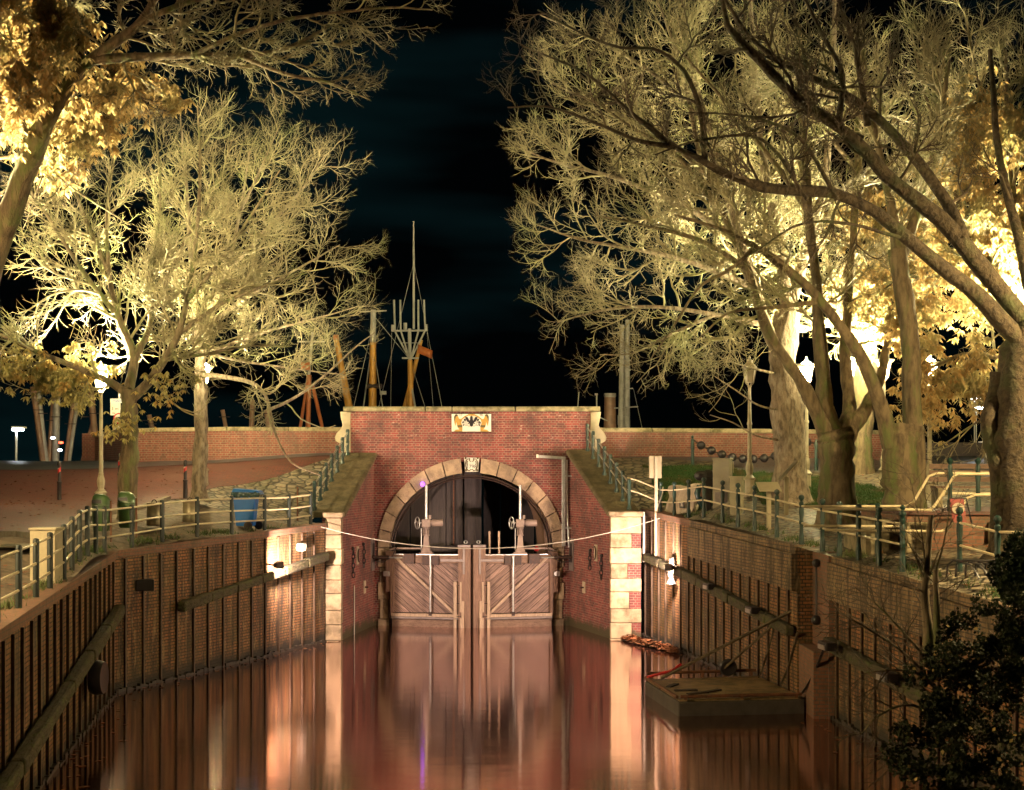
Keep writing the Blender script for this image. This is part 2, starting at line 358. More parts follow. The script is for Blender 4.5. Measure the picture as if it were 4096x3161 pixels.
M['plate'] = plain('grey_steel_plate', (.21, .17, .155), (.16, .13, .12), .5, .3)
M['purple'] = emit('purple_lamp', (.25, .05, 1), 6)
M['flood_glass'] = emit('flood_lens', (1, .72, .5), 30)
M['lit'] = emit('lit_lantern_glass', (1, .86, .45), LANTERN_POWER)
M['lit_side'] = emit('lantern_side_glass', (1, .84, .42), 330)
M['added_lamp'] = emit('added_lamp_glass', (1, .72, .34), ADDED_POWER)
M['lit_wall_side'] = emit('lantern_side_glass_bright', (1, .82, .42), 1100)
M['added_lamp_right'] = emit('added_lamp_glass_low', (1, .74, .34), ADDED_POWER*.6)
M['lit_far'] = emit('far_lamp_glass', (.85, .93, 1), 60)
M['lit_small'] = emit('small_white_light', (.8, .92, 1), 12)
M['lit_red'] = emit('small_red_light', (1, .08, .03), 6)
M['unlit'] = plain('frosted_lantern_glass', (.42, .37, .27), (.36, .31, .22), .3)

def leafmat(name, c, c2, c3, tr=.35):
    m, nt, bs = newmat(name)
    g = node(nt, 'ShaderNodeNewGeometry'); col = mixc(nt, g.outputs['Random Per Island'], c, c2)
    col = mixc(nt, noisefac(nt, objvec(nt), .9, .5, .62), col, c3)
    nt.links.new(col, bs.inputs['Base Color']); bs.inputs['Roughness'].default_value = .7; bs.inputs['Specular IOR Level'].default_value = .15
    tb = node(nt, 'ShaderNodeBsdfTranslucent'); nt.links.new(col, tb.inputs[0]); mx = node(nt, 'ShaderNodeMixShader'); mx.inputs[0].default_value = tr
    out = nt.nodes['Material Output']; nt.links.new(bs.outputs[0], mx.inputs[1]); nt.links.new(tb.outputs[0], mx.inputs[2]); nt.links.new(mx.outputs[0], out.inputs[0])
    return m
M['leaf_gold'] = leafmat('golden_leaves', (.52, .40, .19), (.44, .27, .10), (.44, .38, .18), .5)
M['leaf_yellow'] = leafmat('yellow_green_leaves', (.46, .40, .19), (.30, .26, .08), (.40, .25, .08))
M['ivy'] = leafmat('ivy_leaves', (.016, .024, .009), (.035, .04, .016), (.012, .016, .006), .1)
M['ivy_yellow'] = leafmat('fallen_yellow_leaves', (.42, .33, .12), (.36, .24, .07), (.40, .28, .1), .2)
M['litter'] = leafmat('leaf_litter', (.30, .10, .04), (.18, .07, .03), (.12, .06, .03), .05)
M['bush'] = leafmat('bush_leaves', (.018, .03, .01), (.025, .035, .015), (.01, .02, .008), .05)

def watermat():
    m, nt, bs = newmat('canal_water')
    bs.inputs['Metallic'].default_value = 1; bs.inputs['Base Color'].default_value = (.62, .395, .365, 1); bs.inputs['Roughness'].default_value = .085; bs.inputs['IOR'].default_value = 2.3
    bs.inputs['Anisotropic'].default_value = .9; tg = node(nt, 'ShaderNodeCombineXYZ'); tg.inputs[1].default_value = 1; nt.links.new(tg.outputs[0], bs.inputs['Tangent'])
    v = objvec(nt, (.9, 2.2, 1)); no = node(nt, 'ShaderNodeTexNoise', Scale=.8, Detail=2); nt.links.new(v, no.inputs['Vector'])
    bump(nt, bs, no.outputs[0], .06, .05); return m
M['water'] = watermat()

# ------------------------------------------------------------------ ground: smooth surfaces through surveyed points
def tps(pts):
    p = np.array(pts, float); n = len(p); d = np.linalg.norm(p[:, None, :2] - p[None, :, :2], axis=2)
    K = np.where(d > 0, d*d*np.log(np.maximum(d, 1e-9)), 0) + np.eye(n)*.15
    Q = np.c_[np.ones(n), p[:, :2]]; A = np.block([[K, Q], [Q.T, np.zeros((3, 3))]])
    w = np.linalg.solve(A, np.r_[p[:, 2], 0, 0, 0])
    def f(X, Y):
        X, Y = np.asarray(X, float), np.asarray(Y, float); q = np.stack([X, Y], -1)
        d = np.linalg.norm(q[..., None, :] - p[:, :2], axis=-1); k = np.where(d > 0, d*d*np.log(np.maximum(d, 1e-9)), 0)
        return k @ w[:n] + w[n] + w[n+1]*X + w[n+2]*Y
    return f
ZL = tps([(-6.2,12,2.6),(-6.98,19.4,2.79),(-7.96,25.7,2.98),(-8.93,32,3.18),(-7.2,36.9,3.33),(-5.6,41.7,3.47),
  (-6.3,42.8,3.7),(-5.9,44.5,4.62),(-5.55,46.4,5.45),(-5.7,46.9,5.6),(-9.5,47.4,5.38),(-13.2,48.2,5.28),(-15.8,53.8,5.38),(-20,47.5,5.22),(-30,48,5.2),
  (-45,48,5.2),(-45,70,5.3),(-16,70,5.4),(-6,60,5.6),(-13.05,41,4.16),(-9.6,42,4.2),(-10.1,28,3.68),(-10.3,35,3.86),(-9.9,41,4.2),(-20,30,3.85),(-45,30,3.85),
  (-20,40,4.15),(-45,40,4.15),(-15,18,3.2),(-45,15,3.2),(-9.3,43,4.55)])
ZR = tps([(7.9,14,2.7),(7.3,20.3,2.95),(6.83,23.7,3.11),(6.4,27.1,3.27),(6.05,29.8,3.38),(4.87,38.6,3.66),(3.95,43.3,3.85),(3.4,44.5,4.6),(2.75,46.4,5.4),
  (3.2,47,5.5),(8.7,47.5,5.45),(14,50,5.45),(30,50,5.45),(60,60,5.5),(2,60,5.6),(6.43,38.5,4.37),(5.84,46,5.2),(7.4,38,4.13),(7.57,33,3.8),(8.3,30,3.55),(8.5,24,3.45),
  (10.75,36.6,4.25),(20,24,3.9),(40,24,4),(20,36,4.6),(45,36,4.6),(25,44,5.2),(12,14,2.9),(40,12,3)])
def EL(Y):      # left water edge
    return np.interp(Y, [8, 19.4, 32, 41.9, 42.0, 46.3, 46.75], [-5.2, -6.98, -8.93, -5.45, -5.98, -5.4, -5.4])
def ER(Y):      # right water edge
    return np.interp(Y, [8, 20.3, 27.1, 38.6, 42.6, 42.7, 46.3, 46.75], [8.9, 7.3, 6.4, 4.87, 4.1, 3.75, 2.62, 2.62])
def zg(X, Y): return float(ZL(X, Y) if X < 0 else ZR(X, Y))
def G(X, Y, dz=0): return np.array([X, Y, zg(X, Y) + dz])
def on_ground(x, y, Y0=36.):      # ground point seen at photo pixel, the crossing nearest to Y0
    Ys = np.arange(12, 62, .05); X = (x - CX)*Ys/F; z = CH - (y - HY)*Ys/F; g = (ZL if x < CX else ZR)(X, Ys); s = np.where(np.diff(np.sign(z-g)) != 0)[0]
    if len(s) == 0: s = np.array([int(np.argmin(np.abs(z-g)))])
    i = s[np.argmin(np.abs(Ys[s]-Y0))]; return np.array([X[i], Ys[i], g[i]])

def sheet(name, Zf, Ys, fa, fb, ts, mat, dz=0, skirt=0):
    Ys = np.array(Ys); V = []; nt_ = len(ts)
    for Y in Ys:
        a, b = fa(Y), fb(Y); X = a + (b - a)*np.array(ts); V.append(np.stack([X, np.full(nt_, Y), Zf(X, np.full(nt_, Y)) + dz], 1))
    V = np.concatenate(V); q = []
    flip = fb(Ys[0]) < fa(Ys[0])
    for i in range(len(Ys)-1):
        for k in range(nt_-1):
            a = i*nt_+k; f = (a, a+1, a+nt_+1, a+nt_); q.append(f[::-1] if flip else f)
    o = fast_mesh(name, V, q, mat); auto_uv(o.data); return o
lin = lambda n: np.linspace(0, 1, n)
KX = lambda Y: np.interp(Y, [8, 28, 35, 41, 43, 46.4], [-9.6, -10.15, -10.3, -9.9, -9.1, -5.95])     # kerb between earth verge and brick plaza
YL = np.arange(8, 46.81, .4)
struct(sheet('verge', ZL, YL[YL < 41.4], EL, KX, lin(14), M['dirt']))
struct(sheet('cobbled_bank', ZL, np.r_[41.2, YL[YL >= 41.4]], EL, lambda Y: min(KX(Y), EL(Y)-.02), lin(14), M['cobble'], .004))
ts = lin(40)**1.7
struct(sheet('plaza', ZL, np.arange(8, 47.3, .4), KX, lambda Y: -60, ts, M['paving'], .012))
struct(sheet('road', ZL, np.r_[np.arange(46.6, 62, .5), 75], lambda Y: -5.4 if Y < 47.2 else -8.0 if Y < 48 else -13, lambda Y: -60, ts, M['asphalt'], .03))
YR = np.arange(8, 46.81, .4)
struct(sheet('cobbled_terrace', ZR, YR, ER, lambda Y: 14, lin(24), M['cobble']))
struct(sheet('park_path', ZR, np.arange(8, 62, .6), lambda Y: 13.9 if Y < 44 else 7.2 if Y < 46.9 else 3.0, lambda Y: 60, lin(30)**1.5, M['asphalt'], .006))
struct(sheet('ground', lambda X, Y: 5.2 + 0*X, [60, 120, 300, 900], lambda Y: -700, lambda Y: 700, lin(6), M['dirt']))
# kerb stones: short pieces along the kerb line
mb = MB()
for i, Y in enumerate(np.arange(20, 41, 1.0)):
    a, b = KX(Y+.01), KX(Y+.99); mb.bar((a, Y+.01, zg(a, Y)+.03), (b, Y+.99, zg(b, Y+1)+.03), .14, .16)
struct(mb.build('kerb', M['kerb'], bevel=.01))
# lawn: a raised turf sheet
lawn_poly = np.array([(4.25,45.9),(6.5,46.0),(9.3,43.6),(10.6,38.6),(9.9,36.0),(6.7,37.6),(5.2,40.6)])
def inside(pt, poly):
    x, y = pt; c = False; n = len(poly)
    for i in range(n):
        (x1, y1), (x2, y2) = poly[i], poly[i-1]
        if (y1 > y) != (y2 > y) and x < (x2-x1)*(y-y1)/(y2-y1)+x1: c = not c
    return c
rng = np.random.default_rng(3)
V = []; q = []; st = .2; idx = {}
def gv(i, j):
    if (i, j) not in idx:
        X, Y = 4 + i*st, 35.5 + j*st; idx[(i, j)] = len(V); V.append((X, Y, zg(X, Y)+.03+.02*math.sin(X*3)*math.sin(Y*2.3)))
    return idx[(i, j)]
for i in range(36):
    for j in range(54):
        if inside((4+(i+.5)*st, 35.5+(j+.5)*st), lawn_poly): q.append((gv(i, j), gv(i+1, j), gv(i+1, j+1), gv(i, j+1)))
lo = fast_mesh('lawn', V, q, M['grass']); struct(lo)
bl = []; cells = np.array([[V[k] for k in f] for f in q])
c = cells[rng.integers(0, len(cells), 26000)]; uvw = rng.random((26000, 2))
base = c[:, 0] + (c[:, 1]-c[:, 0])*uvw[:, :1] + (c[:, 3]-c[:, 0])*uvw[:, 1:]
hh = rng.uniform(.04, .10, (26000, 1)); an = rng.uniform(0, 6.28, 26000); dd = np.stack([np.cos(an), np.sin(an), 0*an], 1)*.012
tip = base + np.concatenate([rng.normal(0, .03, (26000, 2)), hh], 1)
gv_ = np.stack([base-dd, base+dd, tip], 1).reshape(-1, 3); gq = np.arange(len(gv_)).reshape(-1, 3)
g = fast_mesh('grass', gv_, gq, M['grass'], smooth=False); tag(g, 'short green grass on the lawn in front of the right dike wall', 'grass', kind='stuff')

# water
w = MB().add([(-16, 3, 0), (16, 3, 0), (16, 46.9, 0), (-16, 46.9, 0)], [(0, 1, 2, 3)]).build('water', M['water']); struct(w)

# ------------------------------------------------------------------ quay walls
def quay_wall(name, label, a, b, zt, side, z_rib, waler, cap=.16, upper=None, group='brick and sheet pile quay walls'):
    """wall from a to b (x,y); zt=(top at a, top at b); side = +1 when the canal lies to the right of a->b"""
    a, b = np.array(a, float), np.array(b, float); L = np.linalg.norm(b-a); t = (b-a)/L; n = np.array([t[1], -t[0]])*side
    root = thing(name, (*a, 0), label, 'quay wall', group)
    def pt(s, d, z): q = a + t*s + n*d; return (q[0], q[1], z)
    top = lambda s: zt[0] + (zt[1]-zt[0])*s/L
    def slab(s0, s1, d0, d1, z0a, z0b, z1a, z1b):
        return [pt(s0, d0, z0a), pt(s1, d0, z0b), pt(s1, d1, z0b), pt(s0, d1, z0a)], [pt(s0, d0, z1a), pt(s1, d0, z1b), pt(s1, d1, z1b), pt(s0, d1, z1a)]
    m = MB(); m.hexa(*slab(0, L, -.45, 0, -1.5, -1.5, top(0)-cap, top(L)-cap)); m.build('wall', M['brick_quay'], root)
    m = MB(); m.hexa(*slab(-.02, L+.02, -.42, .06, top(0)-cap, top(L)-cap, top(0)+.02, top(L)+.02)); m.build('capping', M['step_brick'] if upper is None else M['brick_upper'], root, bevel=.012)
    if upper:      # plain upper brickwork standing proud of the piles, over part of the length
        s0, s1, h = upper
        m = MB(); m.hexa(*slab(s0, s1, .003, .13, top(s0)-h, top(s1)-h, top(s0)-cap, top(s1)-cap)); m.build('upper_brickwork', M['brick_upper'], root, bevel=.008)
    k = 0; s = .35; r2 = random.Random(len(name))
    while s < L-.1:
        hz = top(s)-cap-.03
        if upper and upper[0]-.05 < s < upper[1]: hz = top(s)-upper[2]-.02
        m = MB()
        m.hexa(*slab(s-.012, s+.012, 0, .04, -1, -1, hz, hz)); m.hexa(*slab(s-.026, s+.026, .04, .052, -1, -1, hz, hz))
        m.build('sheet_pile', M['pile'], root); k += 1; s += .72 + r2.uniform(-.05, .05)
    for (s0, s1, w0, w1) in waler:
        m = MB(); N = 6
        for i in range(N):
            q0, q1 = s0+(s1-s0)*i/N, s0+(s1-s0)*(i+1)/N; za, zb = w0+(w1-w0)*i/N, w0+(w1-w0)*(i+1)/N; e = r2.uniform(-.02, .02)
            m.hexa(*slab(q0, q1-.015, .056, .28+e, za-.12, zb-.12, za+.12+e, zb+.12+e))
        m.build('waler_beam', M['waler'], root, bevel=.05)
    # tide line of mud at the foot
    m = MB(); N = 60
    for i in range(N):
        q0, q1 = L*i/N, L*(i+1)/N; h = .03+r2.uniform(0, .07); m.hexa(*slab(q0, q1, .0, .058+r2.uniform(0, .03), -.6, -.6, h, h+r2.uniform(-.04, .04)))
    m.build('mud_foot', M['mud'], root)
    return root, pt, top, L
A0 = (-5.2, 8.0); A1 = (-6.98, 19.4); A2 = (-8.93, 32.0); A3 = (-5.5, 41.75)
wz = lambda p, s: p
quay_wall('quay_wall', 'near brick quay wall with steel piles and a long sloping timber, left bank', A1 if False else (-6.5, 16.3), A2, (2.72, 3.18), 1, 0, [(1.0, 15.3, .62, 1.92)])
ql, ptl, topl, Ll = quay_wall('quay_wall', 'far brick quay wall with steel piles running to the left stone pier', A2, A3, (3.18, 3.47), 1, 0, [(2.4, 10.1, 1.72, 2.52)])
B0 = (3.98, 43.3); B1 = (4.87, 38.6); B2 = (6.02, 30.0); B2b = (6.45, 28.6); B3 = (7.3, 20.3); B4 = (8.9, 8)
quay_wall('quay_wall', 'short brick quay wall with a floodlight beside the right stone pier', B0, B1, (3.85, 3.66), 1, 0, [(.15, 4.75, 2.50, 2.20)])
quay_wall('quay_wall', 'long plain-topped quay wall behind the moored pontoon', B1, B2, (3.66, 3.40), 1, 0, [(.0, 8.7, 2.20, 1.62)], upper=(.1, 8.67, .95))
quay_wall('quay_wall', 'near right quay wall below the brick terrace, half hidden by twigs and ivy', B2b, B3, (3.31, 2.95), 1, 0, [(.2, 8.2, 1.55, 1.02)], upper=(.02, 8.3, .9))
quay_wall('quay_wall', 'ivy covered quay wall at the bottom right corner', B3, B4, (2.95, 2.6), 1, 0, [(.0, 9, 1.02, .8)])
# recess with a drain pipe between the two right walls
t = thing('wall_recess', (6.3, 29.4, 0), 'dark brick recess with a hanging iron rod between two right quay walls', 'wall recess')
m = MB(); m.box(6.35, 6.62, 28.5, 30.1, -1, 3.36); m.build('back_wall', M['step_brick'], t)
m = MB(); m.tube([(6.28, 29.35, 1.95), (6.28, 29.35, 3.05)], .025, 6); m.ball((6.28, 29.35, 3.08), .09); m.ball((6.28, 29.35, 1.9), .11); m.build('iron_rod', M['black'], t, smooth=40)
m = MB(); m.box(6.05, 6.36, 28.55, 30.05, -.5, 1.35); m.build('ledge', M['step_brick'], t, bevel=.01)

# ------------------------------------------------------------------ the sluice portal
Yp = 46.3; pc = -1.334; zs = 2.52
AO, BO, AI, BI = 3.03, 2.93, 2.66, 2.45          # outer and inner half axes of the arch
port = thing('sluice_portal', (pc, Yp, 0), 'red brick sluice gatehouse front with a round sandstone arch and dated plaques', 'sluice')
XL, XR = -5.25, 2.55; zc = 6.96
def arch_z(x, a, b):
    u = (x-pc)/a; return zs + b*math.sqrt(max(0, 1-u*u))
m = MB(); xs = sorted(set([XL, XR, pc-AO+.1, pc+AO-.1] + [pc+(AO-.1)*math.sin(q) for q in np.linspace(-math.pi/2, math.pi/2, 41)]))
for x0, x1 in zip(xs[:-1], xs[1:]):
    mid = (x0+x1)/2
    b0, b1 = (-1.5, -1.5) if abs(mid-pc) >= AO-.1 else (arch_z(x0, AO-.1, BO-.1), arch_z(x1, AO-.1, BO-.1))
    m.hexa([(x0, Yp, b0), (x1, Yp, b1), (x1, Yp+.8, b1), (x0, Yp+.8, b0)], [(x0, Yp, 6.05), (x1, Yp, 6.05), (x1, Yp+.8, 6.05), (x0, Yp+.8, 6.05)])
m.build('front_wall', M['brick'], port)
m = MB(); m.box(XL, XR, Yp-.05, Yp+.75, 6.052, zc); m.build('parapet', M['brick'], port)
for (x0, x1) in ((XL+.003, -4.28), (-2.02, -1.98), (-.66, -.62), (1.62, 1.66)):      # shallow strips that frame the parapet's panels
    MB().box(x0, x1, Yp-.065, Yp-.052, 6.09, zc-.03).build('panel_strip', M['brick'], port)
for i, (x0, x1) in enumerate(((-5.48, -2.83), (-2.80, -1.96), (-1.93, .09), (.12, 2.86))):
    m = MB(); prof = [(-.16, .0), (-.18, .05), (-.16, .13), (-.10, .165), (.7, .165), (.8, .0)]
    m.prism([(x0, Yp+p[0], zc+p[1]) for p in prof], (x1-x0, 0, 0)); m.build('coping_stone', M['coping'], port, bevel=.02)
def scroll(sg, x0):
    pts = [(0, 0), (.44, 0), (.40, -.28), (.34, -.52), (.42, -.66), (.58, -.82), (.66, -.98), (.62, -1.12), (.48, -1.20), (.40, -1.26), (.42, -1.42), (.38, -1.55), (0, -1.55)]
    m = MB(); m.prism([(x0+sg*p[0]*.8, Yp+.06, zc+p[1]*.85) for p in (pts if sg < 0 else pts[::-1])], (0, .6, 0)); return m.build('scroll_stone', M['cream_stone'], port, bevel=.02)
scroll(-1, XL-.003); scroll(1, XR+.003)
# arch ring of separate stones
NV = 15
angs = np.linspace(0, math.pi, NV+1)
for i in range(NV):
    if i == NV//2: continue
    m = MB()
    a0, a1 = angs[i]+.006, angs[i+1]-.006
    def rp(a, A, B, d): return (pc+A*math.cos(a), Yp+d, zs+B*math.sin(a))
    sub = np.linspace(a0, a1, 5)
    e = .003*((i*7) % 5)
    for q0, q1 in zip(sub[:-1], sub[1:]):
        m.hexa([rp(q0, AI, BI, -.05-e), rp(q1, AI, BI, -.05-e), rp(q1, AI, BI, .55), rp(q0, AI, BI, .55)], [rp(q0, AO, BO, -.05-e), rp(q1, AO, BO, -.05-e), rp(q1, AO, BO, .55), rp(q0, AO, BO, .55)])
    m.build('arch_stone', M['stone_warm'], port)
for sg in (-1, 1):                 # jambs below the springing
    zz = zs; k = 0
    while zz > -.5:
        h = (.62, .50, .56)[k % 3]; x0, x1 = sorted((pc+sg*(AI+.02*(k % 2)), pc+sg*(AO-.06*(k % 2))))
        MB().box(x0, x1, Yp-.05-.004*(k % 3), Yp+.6, zz-h+.01, zz).build('jamb_stone', M['stone_warm'], port, bevel=.02); zz -= h; k += 1
# keystone with date
def q6(px, py, d=-.09): p = P(1800+px/5.615, 1600+py/5.615, Yp); return (p[0], Yp+d, p[2])
m = MB(); m.prism([q6(318, 1290, -.11), q6(657, 1303, -.11), q6(633, 1612, -.11), q6(343, 1618, -.11)], (0, .5, 0)); key = m.build('keystone', M['white'], port, bevel=.01)
m = MB()
for s in (1, -1):
    f = lambda x: 487 + s*(x-487)
    m.tube([q6(f(x), y, -.115) for x, y in ((480, 1385), (440, 1370), (432, 1330), (400, 1325), (370, 1360), (352, 1420), (352, 1480), (372, 1540), (400, 1580), (440, 1590), (470, 1560), (487, 1570))], [.012, .02, .02, .014, .02, .024, .024, .024, .02, .02, .016, .012], 6)
    for x, y, r in ((350, 1310, .035), (362, 1580, .04), (440, 1330, .03)): m.ball(q6(f(x), y, -.115), r, 10, 6, (1, .4, 1))
    m.tube([q6(f(x), y, -.115) for x, y in ((400, 1370), (385, 1420), (395, 1470))], .014, 5)
m.build('scrollwork', M['olive'], key)
def text(body, c, size, mat, parent, rz=0, name='lettering', ext=.004, rx=90):
    cu = bpy.data.curves.new(name, 'FONT'); cu.body = body; cu.size = size; cu.extrude = ext; cu.align_x = 'CENTER'; cu.align_y = 'CENTER'; cu.materials.append(mat)
    o = bpy.data.objects.new(name, cu); COL.objects.link(o); o.parent = parent; o.location = Vector(tuple(map(float, c))) - origin_of(parent)
    me = bpy.data.meshes.new_from_object(o); bpy.data.objects.remove(o)
    loc = Vector(tuple(map(float, c))) - origin_of(parent)
    me.transform(Matrix.Translation(loc) @ Euler((R(rx), 0, rz)).to_matrix().to_4x4())
    o = bpy.data.objects.new(name, me); COL.objects.link(o); o.parent = parent; return o
text('1798', q6(485, 1502, -.113), .17, M['black'], key)
# coat of arms panel
m = MB(); m.prism([q6(40, 312), q6(925, 312), q6(925, 722), q6(40, 722)], (0, .08, 0)); crest = m.build('coat_of_arms', M['white'], port)
m = MB()
for a, b in (((40, 312), (925, 312)), ((925, 312), (925, 722)), ((925, 722), (40, 722)), ((40, 722), (40, 312))): m.bar(q6(*a, -.10), q6(*b, -.10), .03, .022)
m.build('frame', M['black'], crest)
def shape(polys, mat, name, d=-.10, th=.014, mirror=False):
    m = MB(); m2 = MB()
    for pl in polys:
        m.prism([q6(x, y, d) for x, y in pl], (0, th, 0)); (m2 if mirror else m).prism([q6(966-x, y, d) for x, y in pl[::-1]], (0, th, 0))
    if mirror: m2.build(name, mat, crest)
    return m.build(name, mat, crest)
shape([[(100, 370), (150, 328), (185, 370), (205, 425), (245, 435), (330, 365), (405, 335), (410, 362), (340, 395), (275, 445), (255, 520), (282, 590), (280, 712), (90, 716), (130, 672), (215, 665), (170, 610), (145, 500), (120, 600), (98, 500)]], M['gold'], 'kneeling_figure', mirror=True)
shape([[(92, 380), (120, 330), (160, 326), (186, 360), (140, 375), (118, 430), (106, 500), (94, 460)]], M['olive'], 'hair', -.106, mirror=True)
shape([[(165, 572), (278, 568), (283, 615), (182, 620)]], M['olive'], 'loincloth', -.106, mirror=True)
shape([[(455, 375), (483, 362), (483, 604), (470, 605), (447, 570), (442, 530), (380, 562), (430, 505), (390, 495), (358, 430), (342, 388), (395, 385), (420, 430), (432, 470), (452, 455)]], M['black'], 'eagle', -.104)
shape([[(408, 335), (418, 312), (440, 326), (460, 306), (483, 324), (483, 362), (412, 362)]], M['gold'], 'crown', -.108)
m = MB()
for s in (1, -1):
    f = lambda x: 483+s*(x-483)
    m.tube([q6(f(x), y, -.10) for x, y in ((352, 395), (358, 480), (365, 575), (420, 590), (483, 592))], .007, 5)
    m.tube([q6(f(x), y, -.10) for x, y in ((350, 585), (318, 540), (325, 480), (320, 440))], .006, 5)
    for x, y in ((290, 512), (305, 568), (300, 500), (325, 445), (340, 455)): m.ball(q6(f(x), y, -.10), .028, 8, 5, (.7, .25, 1.2))
m.build('shield_and_branches', M['black'], crest)
text('17', q6(245, 345, -.093), .105, M['black'], crest); text('98', q6(700, 345, -.093), .105, M['black'], crest)

# tunnel lining behind the arch, drip rails
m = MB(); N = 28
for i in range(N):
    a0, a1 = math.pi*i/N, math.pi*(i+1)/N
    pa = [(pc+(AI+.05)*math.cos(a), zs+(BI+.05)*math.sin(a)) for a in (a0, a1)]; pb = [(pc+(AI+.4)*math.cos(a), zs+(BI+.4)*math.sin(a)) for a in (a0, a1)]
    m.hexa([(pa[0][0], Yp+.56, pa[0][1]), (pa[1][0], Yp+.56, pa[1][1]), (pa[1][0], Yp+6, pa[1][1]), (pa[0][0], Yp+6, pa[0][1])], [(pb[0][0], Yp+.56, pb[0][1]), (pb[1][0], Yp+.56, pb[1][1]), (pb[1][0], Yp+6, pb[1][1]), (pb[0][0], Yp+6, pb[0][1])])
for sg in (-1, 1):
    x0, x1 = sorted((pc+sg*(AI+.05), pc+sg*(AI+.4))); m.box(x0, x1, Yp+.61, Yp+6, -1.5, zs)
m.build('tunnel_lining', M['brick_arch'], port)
for dr, dy in ((.05, .02), (.12, .25)):
    m = MB(); m.tube([(pc+(AI-dr)*math.cos(a), Yp+dy, zs-.1+(BI-dr+.06)*math.sin(a)) for a in np.linspace(0, math.pi, 40)], .03, 6); m.build('drip_rail', M['iron'], port, smooth=40)
pl = MB().ball(P(1690, 1937, Yp-.12), .07).build('small_purple_lamp', M['purple'], None, smooth=60); tag(pl, 'tiny glowing purple lamp on the left of the stone arch', 'lamp')

# wing walls
def wing(sg, xa, ya, xb, za, zb, label):
    """inner face from (xa,ya) at the pier to (xb,Yp) at the portal; za, zb top of the slab at both ends"""
    n = np.array([Yp-ya, -(xb-xa)]); n = n/np.linalg.norm(n)*(-sg)     # away from the canal
    n = n if n[0]*sg > 0 else -n
    out = np.array([sg, 0])
    m = MB(); N = 10
    for i in range(N):
        s0, s1 = i/N, (i+1)/N; p0 = np.array([xa+(xb-xa)*s0, ya+(Yp-ya)*s0]); p1 = np.array([xa+(xb-xa)*s1, ya+(Yp-ya)*s1])
        z0, z1 = za+(zb-za)*s0-.16, za+(zb-za)*s1-.16
        Q = lambda p, d, z: (p[0]+out[0]*d, p[1]-.002, z)
        m.hexa([Q(p0, 0, -1.5), Q(p1, 0, -1.5), Q(p1, .6, -1.5), Q(p0, .6, -1.5)], [Q(p0, 0, z0), Q(p1, 0, z1), Q(p1, .6, z1), Q(p0, .6, z0)])
    m.build('wing_wall', M['brick'], port)
    # sloping coping slab with a rolled inner nose
    m = MB(); prof = [(-.10, -.13), (-.13, -.06), (-.11, .0), (-.05, .03), (.86, .03), (.86, -.15), (0, -.16)]
    y0 = ya-.10; za0 = za-(zb-za)/(Yp-ya)*.10; xa0 = xa
    pa = [(xa0+sg*u, y0, za0+v) for u, v in prof]; pb = [(xb+sg*u, Yp-.06, zb+v) for u, v in prof]
    n_ = len(prof); vs = pa+pb; fs = [tuple(range(n_)), tuple(range(2*n_-1, n_-1, -1))]+[((i+1) % n_, i, n_+i, n_+(i+1) % n_) for i in range(n_)]
    m.add(vs, fs); m.build('coping_slab', M['slab'], port, bevel=.02)
wing(-1, -5.04, 42.25, -4.5, 3.82, 5.60, '')
wing(1, 2.95, 42.5, 1.87, 3.84, 5.70, '')
# stone corner piers
def pier(sg, x0, x1, y0, zt, mixbrick):
    z = zt-.17; k = 0
    MB().box(x0-.07, x1+.07, y0-.09, y0+.62, zt-.16, zt).build('pier_cap', M['stone'], port, bevel=.05)
    xin = x1 if sg < 0 else x0      # edge towards the canal
    while z > -.4:
        h = (.50, .42, .47, .44, .40)[k % 5]; long = k % 2 == 0
        e = .006*(k % 3)
        if mixbrick:
            xw = x1 if (long or k == 0) else x0+(x1-x0)*(.55, .68, .6)[k % 3]
            if xw < x1: MB().box(xw+.012, x1-.01, y0+.03, y0+.8, z-h, z-.003).build('pier_brick', M['brick'], port)
        else: xw = x1
        MB().box(x0-e*(sg > 0), xw+e*(sg < 0), y0-e, y0+(.62 if long else .38), z-h+.012, z).build('pier_stone', M['stone'], port, bevel=.025)
        z -= h; k += 1
    MB().box(x0+.03, x1-.03, y0+.39, y0+.9, -1, zt-.17).build('pier_core', M['brick'], port)
pier(-1, -5.50, -5.03, 41.85, 3.80, False)
pier(1, 2.93, 3.84, 42.2, 3.82, True)

# small fittings on the wing walls, all fixed to the masonry
def wpt(sg, s, z, d=.03):
    xa, ya, xb = ((-5.04, 42.25, -4.5) if sg < 0 else (2.95, 42.5, 1.87)); p = np.array([xa+(xb-xa)*s, ya+(Yp-ya)*s]); return np.array([p[0]-sg*d, p[1], z])
def along(sg): xa, ya, xb = ((-5.04, 42.25, -4.5) if sg < 0 else (2.95, 42.5, 1.87)); return nrm(np.array([xb-xa, Yp-ya, 0]))
def chain(sg, s, z0, z1, label):
    m = MB(); z = z0; k = 0
    t_ = along(sg)
    while z > z1:
        c = wpt(sg, s, z, .05); ax = t_ if k % 2 == 0 else np.array([1., 0, 0])
        m.tube([c + ax*.045*math.cos(a) + np.array([0, 0, .09*math.sin(a)]) for a in np.linspace(0, 2*math.pi, 13)[:-1]], .018, 5, close=True); z -= .14; k += 1
    m.ball(wpt(sg, s, z0+.1, .03), .06)
    o = m.build('mooring_chain', M['black'], None, smooth=50); tag(o, label, 'chain', 'iron chains on the wing walls')
chain(-1, .28, 2.55, 1.75, 'black iron chain nearest the pier on the left wing wall')
chain(-1, .62, 2.62, 1.95, 'black iron chain nearer the arch on the left wing wall')
chain(1, .45, 2.45, 1.95, 'black iron chain nearer the arch on the right wing wall')
chain(1, .80, 2.40, 1.80, 'black iron chain nearest the pier on the right wing wall') if False else None
